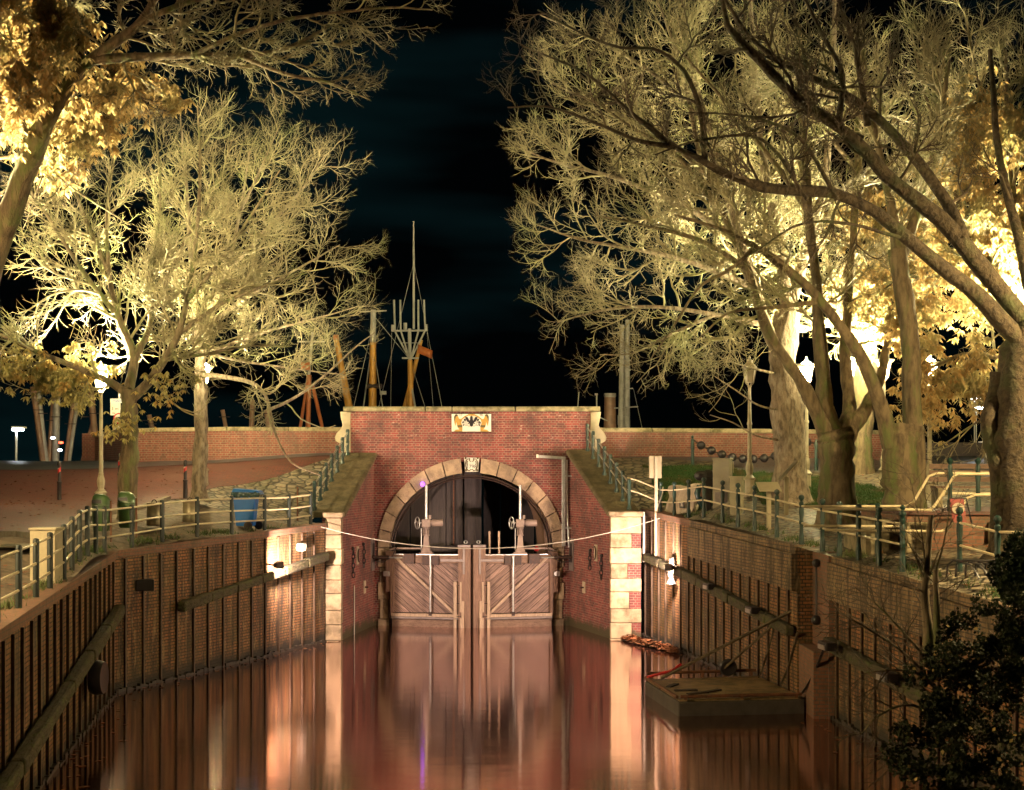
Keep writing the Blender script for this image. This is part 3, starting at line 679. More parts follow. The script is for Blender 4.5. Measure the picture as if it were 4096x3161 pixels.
chain(1, .18, 2.35, 1.75, 'black iron chain nearest the pier on the right wing wall')
def plate(sg, s, z, h, label, ringed):
    t_ = along(sg); c = wpt(sg, s, z, .012)
    r = thing('mooring_plate', c, label, 'plate', 'pale stone plates on the wing walls')
    m = MB(); m.bar(c-np.array([0, 0, h/2]), c+np.array([0, 0, h/2]), .24, .03, up=(np.cross(t_, (0, 0, 1)))); m.build('plate', M['cream_stone'], r)
    m = MB()
    if ringed: m.tube([c+np.array([-sg*.05, 0, 0])+t_*.12*math.cos(a)+np.array([0, 0, .2*math.sin(a)]) for a in np.linspace(1.2, 4.6, 9)], .02, 6)
    else: m.bar(c-t_*.02, c-t_*.02+np.array([-sg*.12, 0, 0]), .03, .05)
    m.build('ring' if ringed else 'bar', M['iron'], r, smooth=50)
plate(-1, .45, 2.4, .55, 'pale plate with an iron hoop between the two left wing wall chains', True)
plate(-1, .68, 1.35, .4, 'small pale plate with an iron stub low on the left wing wall', False)
plate(1, .33, 2.5, .5, 'pale plate with an iron hoop between the two right wing wall chains', True)
plate(1, .62, 1.35, .36, 'small pale plate with an iron stub low on the right wing wall', False)
c0, c1 = wpt(-1, .33, 1.5), wpt(-1, .33, -.2)
o = MB().bar(c0, c1, .09, .02, up=(1, 0, 0)).build('water_gauge', M['white'], None); tag(o, 'white water level gauge board standing on the left wing wall', 'gauge')
for sg, s, lab in ((-1, .94, 'grey steel slot plate with hydraulic rod on the left wing wall'), (1, .93, 'grey steel slot plate with hydraulic rod on the right wing wall')):
    t_ = along(sg); c = wpt(sg, s, 2.35, .02); r = thing('ram_plate', c, lab, 'steel plate', 'ram slot plates')
    m = MB(); m.bar(c-np.array([0, 0, .55]), c+np.array([0, 0, .5]), .42, .04, up=np.cross(t_, (0, 0, 1))); m.build('plate', M['plate'], r)
    c2 = c+np.array([-sg*.03, 0, .02]); m = MB(); m.bar(c2-np.array([0, 0, .3]), c2+np.array([0, 0, .32]), .2, .02, up=np.cross(t_, (0, 0, 1))); m.build('slot', M['black'], r)
    e = np.array([pc+sg*1.75, 46.02, 2.21]); st = c2+np.array([-sg*.02, -.15, -.12])
    m = MB(); m.tube([st, st+(e-st)*.95], .025, 8); m.build('rod', M['steel'], r, smooth=50)
    m = MB(); m.ball(st, .07); m.tube([st, st+(e-st)*.35], .05, 8); m.build('cylinder', M['iron'], r, smooth=50)
    m = MB(); m.tube([c2+np.array([0, 0, -.25]), c2+np.array([-sg*.3, -.05, -.3]), c2+np.array([-sg*.62, -.1, -.1]), c2+np.array([-sg*.75, -.1, .2])], .02, 6); m.build('hose', M['rubber'], r, smooth=50)

# ------------------------------------------------------------------ mitre gates (two leaves), winches, inner storm doors
Hn = {-1: np.array([pc-2.74, 46.2]), 1: np.array([pc+2.80, 46.2])}; Mt = np.array([pc+.05, 45.62])
def leaf(sg, label):
    h = Hn[sg]; L = np.linalg.norm(Mt-h); u = (Mt-h)/L; n = np.array([u[1], -u[0]])*(-sg); n = n if n[1] < 0 else -n
    r = thing('lock_gate', (*h, 0), label, 'lock gate', 'lock gate leaves')
    def q(s, d, z): p = h+u*s+n*d; return (p[0], p[1], z)
    def bx(s0, s1, d0, d1, z0, z1, name, mat, bev=.008):
        m = MB(); a = [q(s0, d0, z0), q(s1, d0, z0), q(s1, d1, z0), q(s0, d1, z0)]; b = [q(s0, d0, z1), q(s1, d0, z1), q(s1, d1, z1), q(s0, d1, z1)]
        if sg > 0: a = a[::-1]; b = b[::-1]
        m.hexa(a, b); return m.build(name, mat, r, bevel=bev)
    bx(.24, L-.40, -.08, .0, .45, 2.04, 'plank_panel', M['plank_l'] if sg < 0 else M['plank_r'], 0)
    bx(.0, .27, -.15, .10, 1.1, 2.42, 'heel_post', M['wood'])
    bx(.16, .26, .0, .13, .35, 1.62, 'heel_fender', M['wood'])
    bx(L-.42, L-.02, -.15, .16, -1, 2.58, 'mitre_post', M['wood'])
    bx(L-.43, L-.01, -.16, .17, 2.582, 2.66, 'post_cap', M['plate'])
    bx(.27, L-.42, -.12, .08, 2.05, 2.31, 'top_beam', M['wood_x'])
    bx(.2, L-.42, -.12, .06, 2.312, 2.345, 'walkway_edge', M['steel'])
    bx(.2, L-.42, .0, .16, .33, .43, 'bottom_rail', M['wood_light'])
    bx(.2, L-.42, .0, .20, .262, .328, 'rail_iron', M['plate'])
    bx(.2, L-.42, -.1, .08, -1, .258, 'sill_beam', M['wood_x'])
    bx(L-.56, L-.46, .0, .20, -.3, 1.48, 'fender_board', M['wood_light'])
    bx(L-.36, L-.29, .162, .20, .5, 1.47, 'fender_batten', M['wood_light'])
    bx(L-.30, L-.20, .162, .22, .1, .86, 'fender_block', M['wood_light'])
    bx(L-.34, L-.2, .163, .26, -.3, .32, 'fender_foot', M['wood_light'])
    for zz in (1.36, .78, .37): bx(L-.50, L-.30, .17, .185, zz-.012, zz+.012, 'fender_bolt', M['iron'], 0)
    bx(L-.26, L-.19, .163, .185, 1.72, 2.56, 'strap_iron', M['plate'], .004); bx(L-1.0, L-.262, .162 if False else .082, .187, 2.12, 2.20, 'strap_iron', M['plate'], .004)
    m = MB(); a, b = np.array(q(.35, .06, 2.22)), np.array(q(L-.52, .10, .42)); m.bar(a, b, .05, .085, up=(0, 0, 1)); m.build('diagonal_brace', M['wood_light'], r, bevel=.006)
    m = MB(); m.tube([q(L*.53, .16, .36), q(L*.53, .16, 2.3)], .035, 8); m.build('sluice_rod', M['steel'], r, smooth=50)
    bx(L*.53-.05, L*.53+.05, .1, .2, .37, .5, 'rod_foot', M['iron'])
    bx(L*.53-.28, L*.53-.04, .082, .12, 2.0, 2.29, 'bracket', M['iron']); bx(L*.53+.04, L*.53+.28, .082, .12, 2.0, 2.29, 'bracket', M['iron'])
    bx(.62, .98, .082, .2, 2.04, 2.36, 'hinge_box', M['iron'])
    bx(-.06, .14, .10, .17, 1.62, 1.78, 'anchor_strap', M['steel'])
    m = MB(); m.tube([q(.1, -.02, 2.46), q(.25, -.02, 2.52), q(L*.45, -.02, 2.52), q(L*.49, -.02, 2.6)], .035, 8); m.build('conduit', M['grey_paint'], r, smooth=50)
    c = np.array(q(L-.22, -.05, 2.74)); m = MB(); m.tube([c+np.array([.05*math.cos(a), 0, .05*math.sin(a)]) for a in np.linspace(0, 2*math.pi, 13)[:-1]], .016, 6, close=True); m.build('lifting_eye', M['steel'], r, smooth=50)
    return q, L
ql_, LL = leaf(-1, 'left timber lock gate leaf with planks rising to the right'); qr_, LR = leaf(1, 'right timber lock gate leaf with planks falling to the right')
def winch(c, label):
    x, y, z = c; r = thing('sluice_winch', c, label, 'winch', 'grey gate winches')
    m = MB(); m.box(x-.22, x+.22, y-.17, y+.17, z, z+.05)
    for (s0, z0, s1, z1) in ((.17, .05, .105, .22), (.105, .22, .075, .58)): m.hexa([(x-s0, y-s0, z+z0), (x+s0, y-s0, z+z0), (x+s0, y+s0, z+z0), (x-s0, y+s0, z+z0)], [(x-s1, y-s1, z+z1), (x+s1, y-s1, z+z1), (x+s1, y+s1, z+z1), (x-s1, y+s1, z+z1)])
    m.build('pedestal', M['grey_paint'], r, bevel=.012)
    m = MB(); m.lathe((x, y, z), [(.11, .58), (.11, .62), (.085, .64), (.085, .80), (.11, .82), (.11, .85)], 14)
    for k in range(4): m.box(x-.1+.06*k, x-.085+.06*k, y-.11, y-.08, z+.63, z+.8)
    m.build('coupling', M['grey_paint'], r, smooth=40)
    MB().box(x-.14, x+.13, y-.13, y+.13, z+.86, z+1.12).build('gearbox', M['grey_paint'], r, bevel=.02)
    m = MB(); m.lathe((x+.13, y, z+1.0), [(.09, 0), (.09, .06), (.115, .07), (.115, .38), (.10, .41)], 18, ax='x'); m.build('motor', M['grey_paint'], r, smooth=40)
    MB().box(x+.08, x+.16, y-.05, y+.05, z+1.125, z+1.25).build('switch_box', M['grey_paint'], r, bevel=.01)
    m = MB(); hc = np.array([x-.28, y-.1, z+1.0]); m.tube([hc+np.array([.06*math.cos(a), -.06*math.cos(a), .19*math.sin(a)])*np.array([1.3, 1.3, 1]) for a in np.linspace(0, 2*math.pi, 21)[:-1]], .018, 6, close=True)
    for a in (.5, 2.6, 4.7): m.bar(hc, hc+np.array([.078*math.cos(a), -.078*math.cos(a), .19*math.sin(a)]), .025, .025)
    m.tube([hc, (x-.1, y, z+1.0)], .025, 6); m.build('handwheel', M['steel'], r, smooth=50)
    m = MB(); m.tube([(x, y, z+1.12), (x, y, z+2.22)], .05, 12); m.build('spindle_pipe', M['steel'], r, smooth=50)
    m = MB(); m.tube([(x-.16, y-.05, z+.1), (x-.16, y-.05, z+.82)], .016, 6); m.build('cable', M['steel'], r, smooth=50)
p = P(1705, 2218, 45.95); winch((p[0], 45.95, 2.35), 'grey gate winch on the left gate leaf with its pipe rising to the arch')
p = P(2081, 2218, 45.95); winch((p[0], 45.95, 2.35), 'grey gate winch on the right gate leaf beside the wooden door')
# inner storm doors closing the tunnel
r = thing('storm_gate', (pc, 48.6, 0), 'dark plank storm door closing the tunnel behind the gates', 'door')
xs_ = np.linspace(pc-2.75, pc+2.75, 10)
for i in range(9):
    d = (0, .06, .02, .0, -.10, 2.4, 2.6, 2.6, .05)[i]
    MB().box(xs_[i]+.012, xs_[i+1]-.012, 48.5+d, 48.7+d, -1, 5.1).build('plank', M['wood_dark'], r, bevel=.01)
MB().box(pc-.67, pc-.63, 48.36, 48.40, .5, 4.9).build('iron_bar', M['rust'], r)
MB().box(pc-2.7, pc+.4, 48.2, 48.38, 2.3, 2.5).build('crossbeam', M['wood_dark'], r)
r = thing('storm_door', (pc+2.5, 47, 0), 'weathered curved timber door leaf folded back on the right inside the arch', 'door')
m = MB(); pts = [(pc+2.62-.03*k, 46.62+.16*k) for k in range(9)]
for k in range(8):
    (x0, y0), (x1, y1) = pts[k], pts[k+1]; cu = lambda z, k: -.16*max(0, (z-2.6)/2)**2*8*.5
    for z0, z1 in ((-1, 1), (1, 2.6), (2.6, 3.2), (3.2, 3.7), (3.7, 4.1), (4.1, 4.5)):
        b0, b1 = cu(z0, k), cu(z1, k); m.hexa([(x0-.2+b0, y0, z0), (x1-.2+b0, y1-.01, z0), (x1+b0, y1-.01, z0), (x0+b0, y0, z0)], [(x0-.2+b1, y0, z1), (x1-.2+b1, y1-.01, z1), (x1+b1, y1-.01, z1), (x0+b1, y0, z1)])
m.build('door_leaf', M['wood'], r)
for i, x in enumerate((1958, 1996)):
    a, b = P(x, 2125, 46.1), P(x, 2225, 46.1); o = MB().tube([a, b], .035, 8).build('timber_stake', M['wood_light'], None, smooth=50)
    tag(o, ('pale wooden stake behind the right gate, nearer the centre posts', 'pale wooden stake behind the right gate, nearer the winch')[i], 'stake', 'stakes behind the gate')
o = MB().ball(P(2146, 2195, 46.35), .09).build('red_buoy', M['red'], None, smooth=60); tag(o, 'small red buoy lying behind the top beam of the right gate', 'buoy')
# steel cable bracket at the right of the arch
r = thing('cable_tray', P(2254, 2185, 46.2), 'silver cable tray with a long arm standing right of the arch', 'cable tray')
MB().box(*[P(2247, 1, 46.12)[0], P(2262, 1, 46.12)[0]], 46.1, 46.16, P(1, 2185, 46.1)[2], P(1, 1832, 46.1)[2]).build('upright', M['steel'], r, bevel=.008)
m = MB(); m.bar(P(2150, 1826, 46.0), P(2262, 1833, 46.1), .08, .09); m.build('arm', M['steel'], r, bevel=.008)
m = MB(); m.box(P(2149, 1, 45.98)[0]-.03, P(2149, 1, 45.98)[0]+.04, 45.93, 46.03, P(1, 1832, 46)[2], P(1, 1818, 46)[2]); m.build('arm_lamp', M['white'], r, bevel=.01)
for y in (1904, 2112):
    a = P(2258, y, 46.12); MB().bar(a, a+np.array([.26, 0, 0]), .05, .06).build('bracket', M['steel'], r)
m = MB(); m.tube([P(2268, 1840, 46.2), P(2268, 2000, 46.2), P(2270, 2080, 46.2), P(2276, 2190, 46.1)], .035, 8); m.build('conduit', M['steel'], r, smooth=50)
# hanging warning cable across the canal
a, b = np.array([-5.95, 41.4, 3.50]), np.array([4.35, 41.3, 3.66]); pts = []
for s in np.linspace(0, 1, 30):
    p = a+(b-a)*s; p[2] = 3.5+.16*s-1.0*4*s*(1-s)*.82; pts.append(p)
o = MB().tube(pts, .013, 6).build('hanging_cable', M['rope'], None, smooth=60); tag(o, 'thin pale cable sagging across the canal in front of the gates', 'cable')

# ------------------------------------------------------------------ dike walls
def dike_wall(name, label, pts, h_top, group='dike walls'):
    """pts: list of (x, y, z_base); wall with coping, level top per point in h_top"""
    r = thing(name, pts[0], label, 'wall', group); m = MB(); mc = MB()
    for (a, b, ta, tb) in zip(pts[:-1], pts[1:], h_top[:-1], h_top[1:]):
        a2, b2 = np.array(a[:2]), np.array(b[:2]); t = nrm(b2-a2); n = np.array([-t[1], t[0]]); n = n if n[1] > 0 else -n
        q = lambda p, d, z: (p[0]+n[0]*d, p[1]+n[1]*d, z)
        m.hexa([q(a2, 0, a[2]-.6), q(b2, 0, b[2]-.6), q(b2, .4, b[2]-.6), q(a2, .4, a[2]-.6)], [q(a2, 0, ta-.14), q(b2, 0, tb-.14), q(b2, .4, tb-.14), q(a2, .4, ta-.14)])
        L = np.linalg.norm(b2-a2); k = max(1, int(L/1.6))
        for i in range(k):
            s0, s1 = i/k, (i+1)/k-.004; p0, p1 = a2+(b2-a2)*s0, a2+(b2-a2)*s1; z0, z1 = ta+(tb-ta)*s0, ta+(tb-ta)*s1
            MBc = MB(); MBc.hexa([q(p0, -.06, z0-.138), q(p1, -.06, z1-.138), q(p1, .46, z1-.138), q(p0, .46, z0-.138)], [q(p0, -.05, z0), q(p1, -.05, z1), q(p1, .45, z1), q(p0, .45, z0)])
            MBc.build('coping_stone', M['coping'], r, bevel=.025)
    m.build('wall', M['brick_dike'], r); return r
wl = dike_wall('dike_wall', 'long low brick dike wall left of the sluice with a stone coping, turning away at its end', [(-5.3, 46.85, 5.5), (-9.5, 47.35, 5.35), (-13.2, 48.2, 5.28), (-15.8, 53.8, 5.35)], [6.47, 6.5, 6.48, 6.46])
MB().box(-16.25, -15.75, 53.75, 54.25, 4.9, 6.47).build('end_pier', M['brick_dike'], wl)
wr = dike_wall('dike_wall', 'low red brick dike wall right of the sluice behind the lawn', [(2.6, 46.85, 5.45), (8.7, 47.6, 5.45), (12.9, 48.6, 5.45)], [6.46, 6.44, 6.42])
p = P(1042, 1764, 47.4); r = thing('wall_lamp', p, 'half round metal lamp shade fixed to the left dike wall', 'wall lamp')
m = MB(); m.tube([p+np.array([0, -.05, -.2]), p+np.array([0, -.05, .2])], .075, 12); m.build('shade', M['bin_metal'], r, smooth=50)
MB().box(p[0]-.04, p[0]+.04, p[1]-.03, p[1]+.2, p[2]-.08, p[2]+.08).build('bracket', M['iron'], r)

# ------------------------------------------------------------------ railings
def railing(name, label, bases, style, h, rails, cat='railing', rail_mat=None, group=None, ext0=None, ext1=None, skip_rail=()):
    r = thing(name, bases[0], label, cat, group); rail_mat = rail_mat or M['rail']
    for b in bases:
        m = MB()
        if style == 'round':
            m.lathe(b, [(.052, -.05), (.052, h-.03), (.045, h-.005), (.02, h+.01)], 12); mt = M['post_black']
        elif style == 'ball':
            m.lathe(b, [(.055, -.05), (.055, .20), (.045, .24), (.038, .42), (.05, .45), (.05, .50), (.038, .53), (.055, .68), (.05, .78), (.036, .82), (.05, .84), (.05, .90), (.03, .92), (.03, .94), (.056, .97), (.065, 1.0), (.056, 1.04), (.02, 1.065)], 12)
            m.v = [(x, y, b[2]+(z-b[2])*h/1.06) for x, y, z in m.v]; mt = M['post_green']
        else:
            m.lathe(b, [(.085, -.03), (.08, .05), (.055, .10), (.042, .14), (.048, .28), (.055, .42), (.06, .46), (.05, .50), (.055, h-.14), (.062, h-.06), (.05, h), (.02, h+.01)], 8); mt = M['post_green']
        m.build('post', mt, r, smooth=40)
    for z in rails:
        m = MB(); pts = [np.array(b)+np.array([0, 0, z]) for b in bases]
        if ext0 is not None: pts = [p+np.array([0, 0, z]) for p in ext0] + pts
        if ext1 is not None: pts = pts + [p+np.array([0, 0, z]) for p in ext1]
        m.tube(pts, .022, 8); m.build('rail', rail_mat, r, smooth=60)
    return r
def near_left(x):
    k = (x-CX)/F; dx, dy = A2[0]-(-6.5), A2[1]-16.3; s = dx/dy; Y = (-6.5-s*16.3)/(k-s); X = k*Y-.14; return G(X, Y, .02)
def far_left(x):
    k = (x-CX)/F; s = (A3[0]-A2[0])/(A3[1]-A2[1]); Y = (A2[0]-s*A2[1])/(k-s); return G(k*Y-.12, Y+.04, .02)
bl_ = [near_left(x) for x in (-70, 27, 112, 179, 233, 286, 318, 347, 377, 410, 443)] + [far_left(x) for x in (546, 667, 806, 944, 1075, 1172, 1258)]
railing('quay_railing', 'long railing of round dark posts and three pale rails along the left quay', bl_, 'round', .98, (.30, .58, .90))
sl = lambda s, d: np.array([-5.08-d+.58*s, 42.3+4.0*s, 3.86+1.74*s+.0])
bs = [sl(s, .80) for s in np.linspace(.0, .95, 7)]
wrl = railing('wing_railing', 'green post railing climbing the left wing wall', bs, 'cast', .86, (.42, .76), rail_mat=M['rail_steel'], group='railings climbing the wing walls')
sr = lambda s, d: np.array([2.95+d-1.08*s, 42.5+3.8*s, 3.87+1.84*s])
bs2 = [sr(s, .55) for s in np.linspace(.0, .97, 8)]
railing('wing_railing', 'green post railing climbing the right wing wall', bs2, 'cast', .9, (.42, .78), rail_mat=M['rail_steel'], group='railings climbing the wing walls')
def edge_right(x, inset=.14):
    k = (x-CX)/F; Y = 35.
    for _ in range(80): Y = Y + .3*((float(ER(Y))+inset)/k - Y) if abs(k) > 1e-6 else Y
    return G(float(ER(Y))+inset, Y, .01)
def solve_right(x, inset=.14):
    k = (x-CX)/F; Ys = np.linspace(14, 43.2, 1200); X = ER(Ys)+inset; i = int(np.argmin(np.abs(X/Ys-k))); return G(X[i], Ys[i], .01)
br_ = [solve_right(x) for x in (2643, 2697, 2755, 2815, 2890, 2952, 3019, 3107, 3205, 3290, 3357, 3435, 3517, 3610)]
railing('quay_railing', 'long railing of green baluster posts with ball tops along the right quay', br_, 'ball', 1.06, (.46, .82), ext0=[np.array([3.45, 42.55, 4.0]), np.array([3.8, 42.6, 3.9])])
bt = [np.array([7.0, 23.0, ZR(7.0, 23.0)]), np.array([7.15, 20.6, ZR(7.15, 20.6)]), np.array([8.25, 20.3, ZR(8.3, 20.3)])]
bt = [on_ground(3838, 2285, 23), on_ground(3990, 2335, 21), on_ground(4170, 2345, 21)]
railing('quay_railing', 'near dark green baluster railing end at the right edge beside the bicycle stand', bt, 'ball', 1.08, (.44, .82))
# raised brick platform with steps and its handrails
pz = 4.2
r = thing('brick_platform', (9, 28, 3.4), 'raised brick platform with coping edge and steps between the two right trunks', 'platform')
MB().box(7.55, 13, 27.2, 31.2, 2.9, pz-.07).build('retaining_wall', M['step_brick'], r)
MB().box(7.5, 13, 27.14, 31.2, pz-.068, pz).build('edge_course', M['paving'], r, bevel=.01)
for x in (7.7, 9.3): MB().box(x-.2, x+.2, 27.0, 27.19, 3.0, pz-.2).build('buttress', M['coping'], r, bevel=.01)
for i in range(2): MB().box(7.5-.32*(i+1), 7.5-.32*i-.004, 27.6, 29.4, 3.0, pz-.17*(i+1)).build('step', M['coping'], r, bevel=.01)
hb = [P(3800, 2062, 27.3), P(3912, 2070, 27.3)]
r = thing('handrail', hb[0], 'pale handrails on two green posts sloping down the steps of the brick platform', 'handrail')
for b in hb:
    b[2] = pz; m = MB(); m.lathe(b, [(.055, -.02), (.055, .20), (.045, .24), (.04, .42), (.05, .46), (.04, .52), (.058, .68), (.04, .80), (.05, .86), (.03, .9), (.062, .97), (.02, 1.03)], 12); m.build('post', M['post_green'], r, smooth=40)
Z = lambda y, Y=27.3: CH-(y-HY)*Y/F
for (pts, Yd) in (([(3990, 1893), (3750, 1893), (3715, 1905), (3655, 2008), (3625, 2025), (3500, 2026), (3215, 2026)], 27.4), ([(3990, 1976), (3790, 1974), (3765, 1985), (3680, 2098), (3655, 2106), (3480, 2106), (3215, 2104)], 27.4),
                  ([(3990, 1896), (3835, 1896), (3815, 1908), (3735, 2030), (3712, 2040), (3560, 2038), (3290, 2036)], 26.4), ([(3990, 1978), (3900, 1980), (3870, 1992), (3800, 2110), (3765, 2126), (3560, 2124), (3300, 2120)], 26.4)):
    m = MB(); m.tube([P(x, y, Yd) for x, y in pts], .026, 8); m.build('rail', M['rail'], r, smooth=60)
for x, Yd in ((3610, 26.4), (3510, 27.4)):
    b = G(*P(x, 2150, Yd)[:2]); m = MB(); m.lathe(b, [(.055, -.02), (.05, .3), (.04, .42), (.05, .46), (.058, .7), (.04, .82), (.03, .88), (.06, .95), (.02, 1.0)], 10); m.build('post', M['post_green'], r, smooth=40)
# bench
bc = P(3745, 1990, 30.6); r = thing('park_bench', (bc[0]+.6, 30.6, pz), 'brown wooden bench on the brick platform behind the handrail', 'bench')
for i in range(3): MB().box(bc[0]-.1, bc[0]+1.5, 30.3+.14*i, 30.42+.14*i, pz+.42, pz+.46).build('seat', M['wood_x'], r, bevel=.006)
for i in range(3): MB().box(bc[0]-.1, bc[0]+1.5, 30.75, 30.79, pz+.55+.14*i, pz+.66+.14*i).build('backrest', M['wood_x'], r, bevel=.006)
for x in (bc[0], bc[0]+1.4): MB().box(x-.05, x+.05, 30.3, 30.8, pz, pz+.42).build('leg', M['coping'], r, bevel=.01)
# red sign on the handrail
p = P(3835, 2040, 26.2); r = thing('warning_sign', (p[0], 26.2, pz-.6), 'red board with a pale round picture hanging at the platform handrail', 'sign')
z0, z1 = Z(2090, 26.2), Z(1996, 26.2); x0, x1 = P(3797, 1, 26.2)[0], P(3865, 1, 26.2)[0]
m = MB(); m.prism([(x0+.07, 26.17, z0), (x1, 26.17, z0), (x1-.05, 26.2, z1), (x0, 26.2, z1)], (0, .02, 0)); m.build('board', M['faded_red'], r)
m = MB(); c = np.array([(x0+x1)/2, 26.165, (z0+z1)/2+.04]); m.prism([c+np.array([.115*math.cos(a), .01*math.sin(a), .105*math.sin(a)]) for a in np.linspace(0, 6.283, 25)[:-1]], (0, .01, 0)); m.build('round_picture', M['cream_stone'], r)
m = MB(); m.prism([c+np.array([x, -.012, z]) for x, z in ((-.07, -.04), (.07, -.04), (.03, .02), (0, .05), (-.03, .01))], (0, .005, 0)); m.build('picture_shape', M['rust'], r)
m = MB(); m.tube([(x0-.02, 26.21, z1+.01), (x1, 26.21, z1+.01), (x1+.12, 26.2, z0-.1)], .015, 6); m.build('frame', M['black'], r, smooth=50)
# bicycle stand on the near terrace
r0 = on_ground(3920, 2310, 21.5); r = thing('bicycle_stand', r0, 'low black bicycle stand of bent hoops on the near cobbles', 'bicycle stand')
for i in range(4):
    m = MB(); o_ = r0+np.array([-.25+.16*i, 0, 0]); m.tube([o_+np.array(q) for q in ((-.1, .15, .0), (-.1, .12, .2), (-.05, .1, .25), (.05, -.1, .22), (.12, -.2, .1), (.15, -.25, .0))], .017, 6); m.build('hoop', M['black'], r, smooth=50)
m = MB(); m.tube([r0+np.array(q) for q in ((-.5, .16, 0), (-.48, .14, .2), (-.4, .12, .27), (.3, .1, .27))], .018, 6); m.build('crossbar', M['black'], r, smooth=50)

# ------------------------------------------------------------------ lanterns
def lantern(base, label, lit, h=3.7, dx=0, glassmat=None, side=None):
    r = thing('street_lantern', base, label, 'street lamp', 'old style street lanterns'); b = np.array(base, float)
    m = MB(); m.lathe(b, [(.16, -.1), (.15, .04), (.135, .06), (.13, .40), (.15, .42), (.17, .46), (.12, .50), (.08, .56), (.10, .66), (.11, .76), (.085, .86), (.065, .92), (.075, .95), (.058, .98)], 16, flute=.07); m.build('base', M['lamp_post'], r, smooth=30)
    m = MB(); m.lathe(b, [(.060, .98), (.056, 1.9), (.072, 1.92), (.072, 1.96), (.05, 2.0), (.04, h-.78), (.06, h-.75), (.045, h-.72)], 14, flute=.06); m.build('shaft', M['lamp_post'], r, smooth=30)
    m = MB(); hz = b+np.array([0, 0, h-.65])
    for k in range(6):
        a = 2*math.pi*k/6; d = np.array([math.cos(a), math.sin(a), 0]); m.bar(hz+d*.115, hz+d*.19+np.array([0, 0, .40]), .014, .014)
        m.tube([b+np.array([0, 0, h-.74])+d*.03, hz+d*.09-np.array([0, 0, .03]), hz+d*.11], .01, 5)
    m.build('frame', M['lamp_post'], r)
    dome = lit and glassmat is None
    m = MB(); m.lathe(hz, [(.105, 0), (.175, .395)], 6); m.build('glass', glassmat or (M[side or 'lit_side'] if lit else M['unlit']), r)
    if dome:
        m = MB(); m.lathe(hz, [(.15, .425), (.165, .45), (.135, .53), (.06, .58)], 14); m.build('glowing_dome', M['lit'], r)
        m = MB(); m.lathe(hz, [(.19, .398), (.27, .44), (.305, .50), (.298, .502), (.26, .447), (.16, .418)], 18); m.build('light_shield', M['lamp_post'], r, smooth=40)  # dish made up to keep the dome's light off the ground
    m = MB()
    if glassmat: m.lathe(hz, [(.60, .36), (.62, .37), (.2, .46), (.08, .56), (.03, .64), (.01, .7)], 18)  # broad brim made up to hold the added lanterns' light below the limbs
    elif dome: m.lathe(hz, [(.05, .582), (.03, .60), (.035, .66), (.01, .72)], 10)
    else: m.lathe(hz, [(.21, .40), (.20, .43), (.10, .53), (.075, .56), (.085, .60), (.03, .64), (.035, .68), (.01, .74)], 12)
    m.build('cap', M['lamp_post'], r, smooth=35); return r
lantern(G(6.43, 38.5), 'unlit lantern on a fluted pale post at the corner of the lawn', False)
X = (404-CX)*37/F; lantern(G(X, 37), 'lit lantern on a pale post beside the green bins and the left trunk', True, h=3.8)
lantern(G(-9.36, 43.2), 'lit lantern behind the scaly left trunk near the dike wall', True, h=3.75, side='lit_wall_side')
lantern(G(10.75, 36.6), 'lit lantern on a fluted post right of the thick double trunk, by the wet road', True)
for x, Y, lab in ((3226, 41, 'lit lantern glowing behind the trunk at the lawn'), (3398, 42, 'lit lantern glowing behind the forked trunk'), (3536, 40.5, 'lit lantern glowing behind the leaning left limb of the double trunk')):
    X = (x-CX)*Y/F; lantern(G(X, Y), lab, True, h=3.75)
X = (4085-CX)*33/F; lantern(G(X, 33), 'lit lantern hidden behind the rightmost trunk among golden leaves', True, h=4.6)
# lanterns added out of view to light the quays, terrace and left leaves
lantern(G(11.6, 20.5), 'added unseen street lantern lighting the right bank beside the viewpoint', True, h=5.2, glassmat=M['added_lamp_right'])
lantern(G(-10.9, 26.6), 'added unseen lantern beyond the left edge lighting the golden leaves', True, h=5.2)
lantern(G(-13.0, 17.0), 'added unseen street lantern on the left bank lighting the right wall', True, h=5.2, glassmat=M['added_lamp'])
# slim modern harbour lamps beyond the crest
def harbour_lamp(c, h, label, w=.05):
    r = thing('harbour_lamp', c, label, 'street lamp', 'slim lamps beyond the dike'); c = np.array(c)
    m = MB(); m.tube([c-np.array([0, 0, 3]), c+np.array([0, 0, h])], w, 8); m.build('pole', M['white'], r, smooth=50)
    m = MB(); m.obox(c+np.array([.12, 0, h+.06]), (.62, .22, .10)); m.build('head', M['white'], r, bevel=.02)
    m = MB(); m.box(c[0]-.15, c[0]+.3, c[1]-.12, c[1]+.10, c[2]+h-.07, c[2]+h+.005); m.build('lens', M['lit_far'], r)
harbour_lamp(P(65, 1840, 62), 1.35, 'slim white lamp beyond the road crest at the left edge')
for x, y, lab in ((3932, 1530, 'highest of the three far white lamps between the right trunks'), (3898, 1592, 'middle of the three far white lamps between the right trunks'), (3905, 1630, 'lowest of the three far white lamps between the right trunks')):
    harbour_lamp(P(x, y, 75)-np.array([0, 0, 3]), 3, lab, .03)
harbour_lamp(P(3930, 1775, 70)-np.array([0, 0, 1.2]), 1.2, 'far white lamp standing on the low dark barrier at the right', .04)
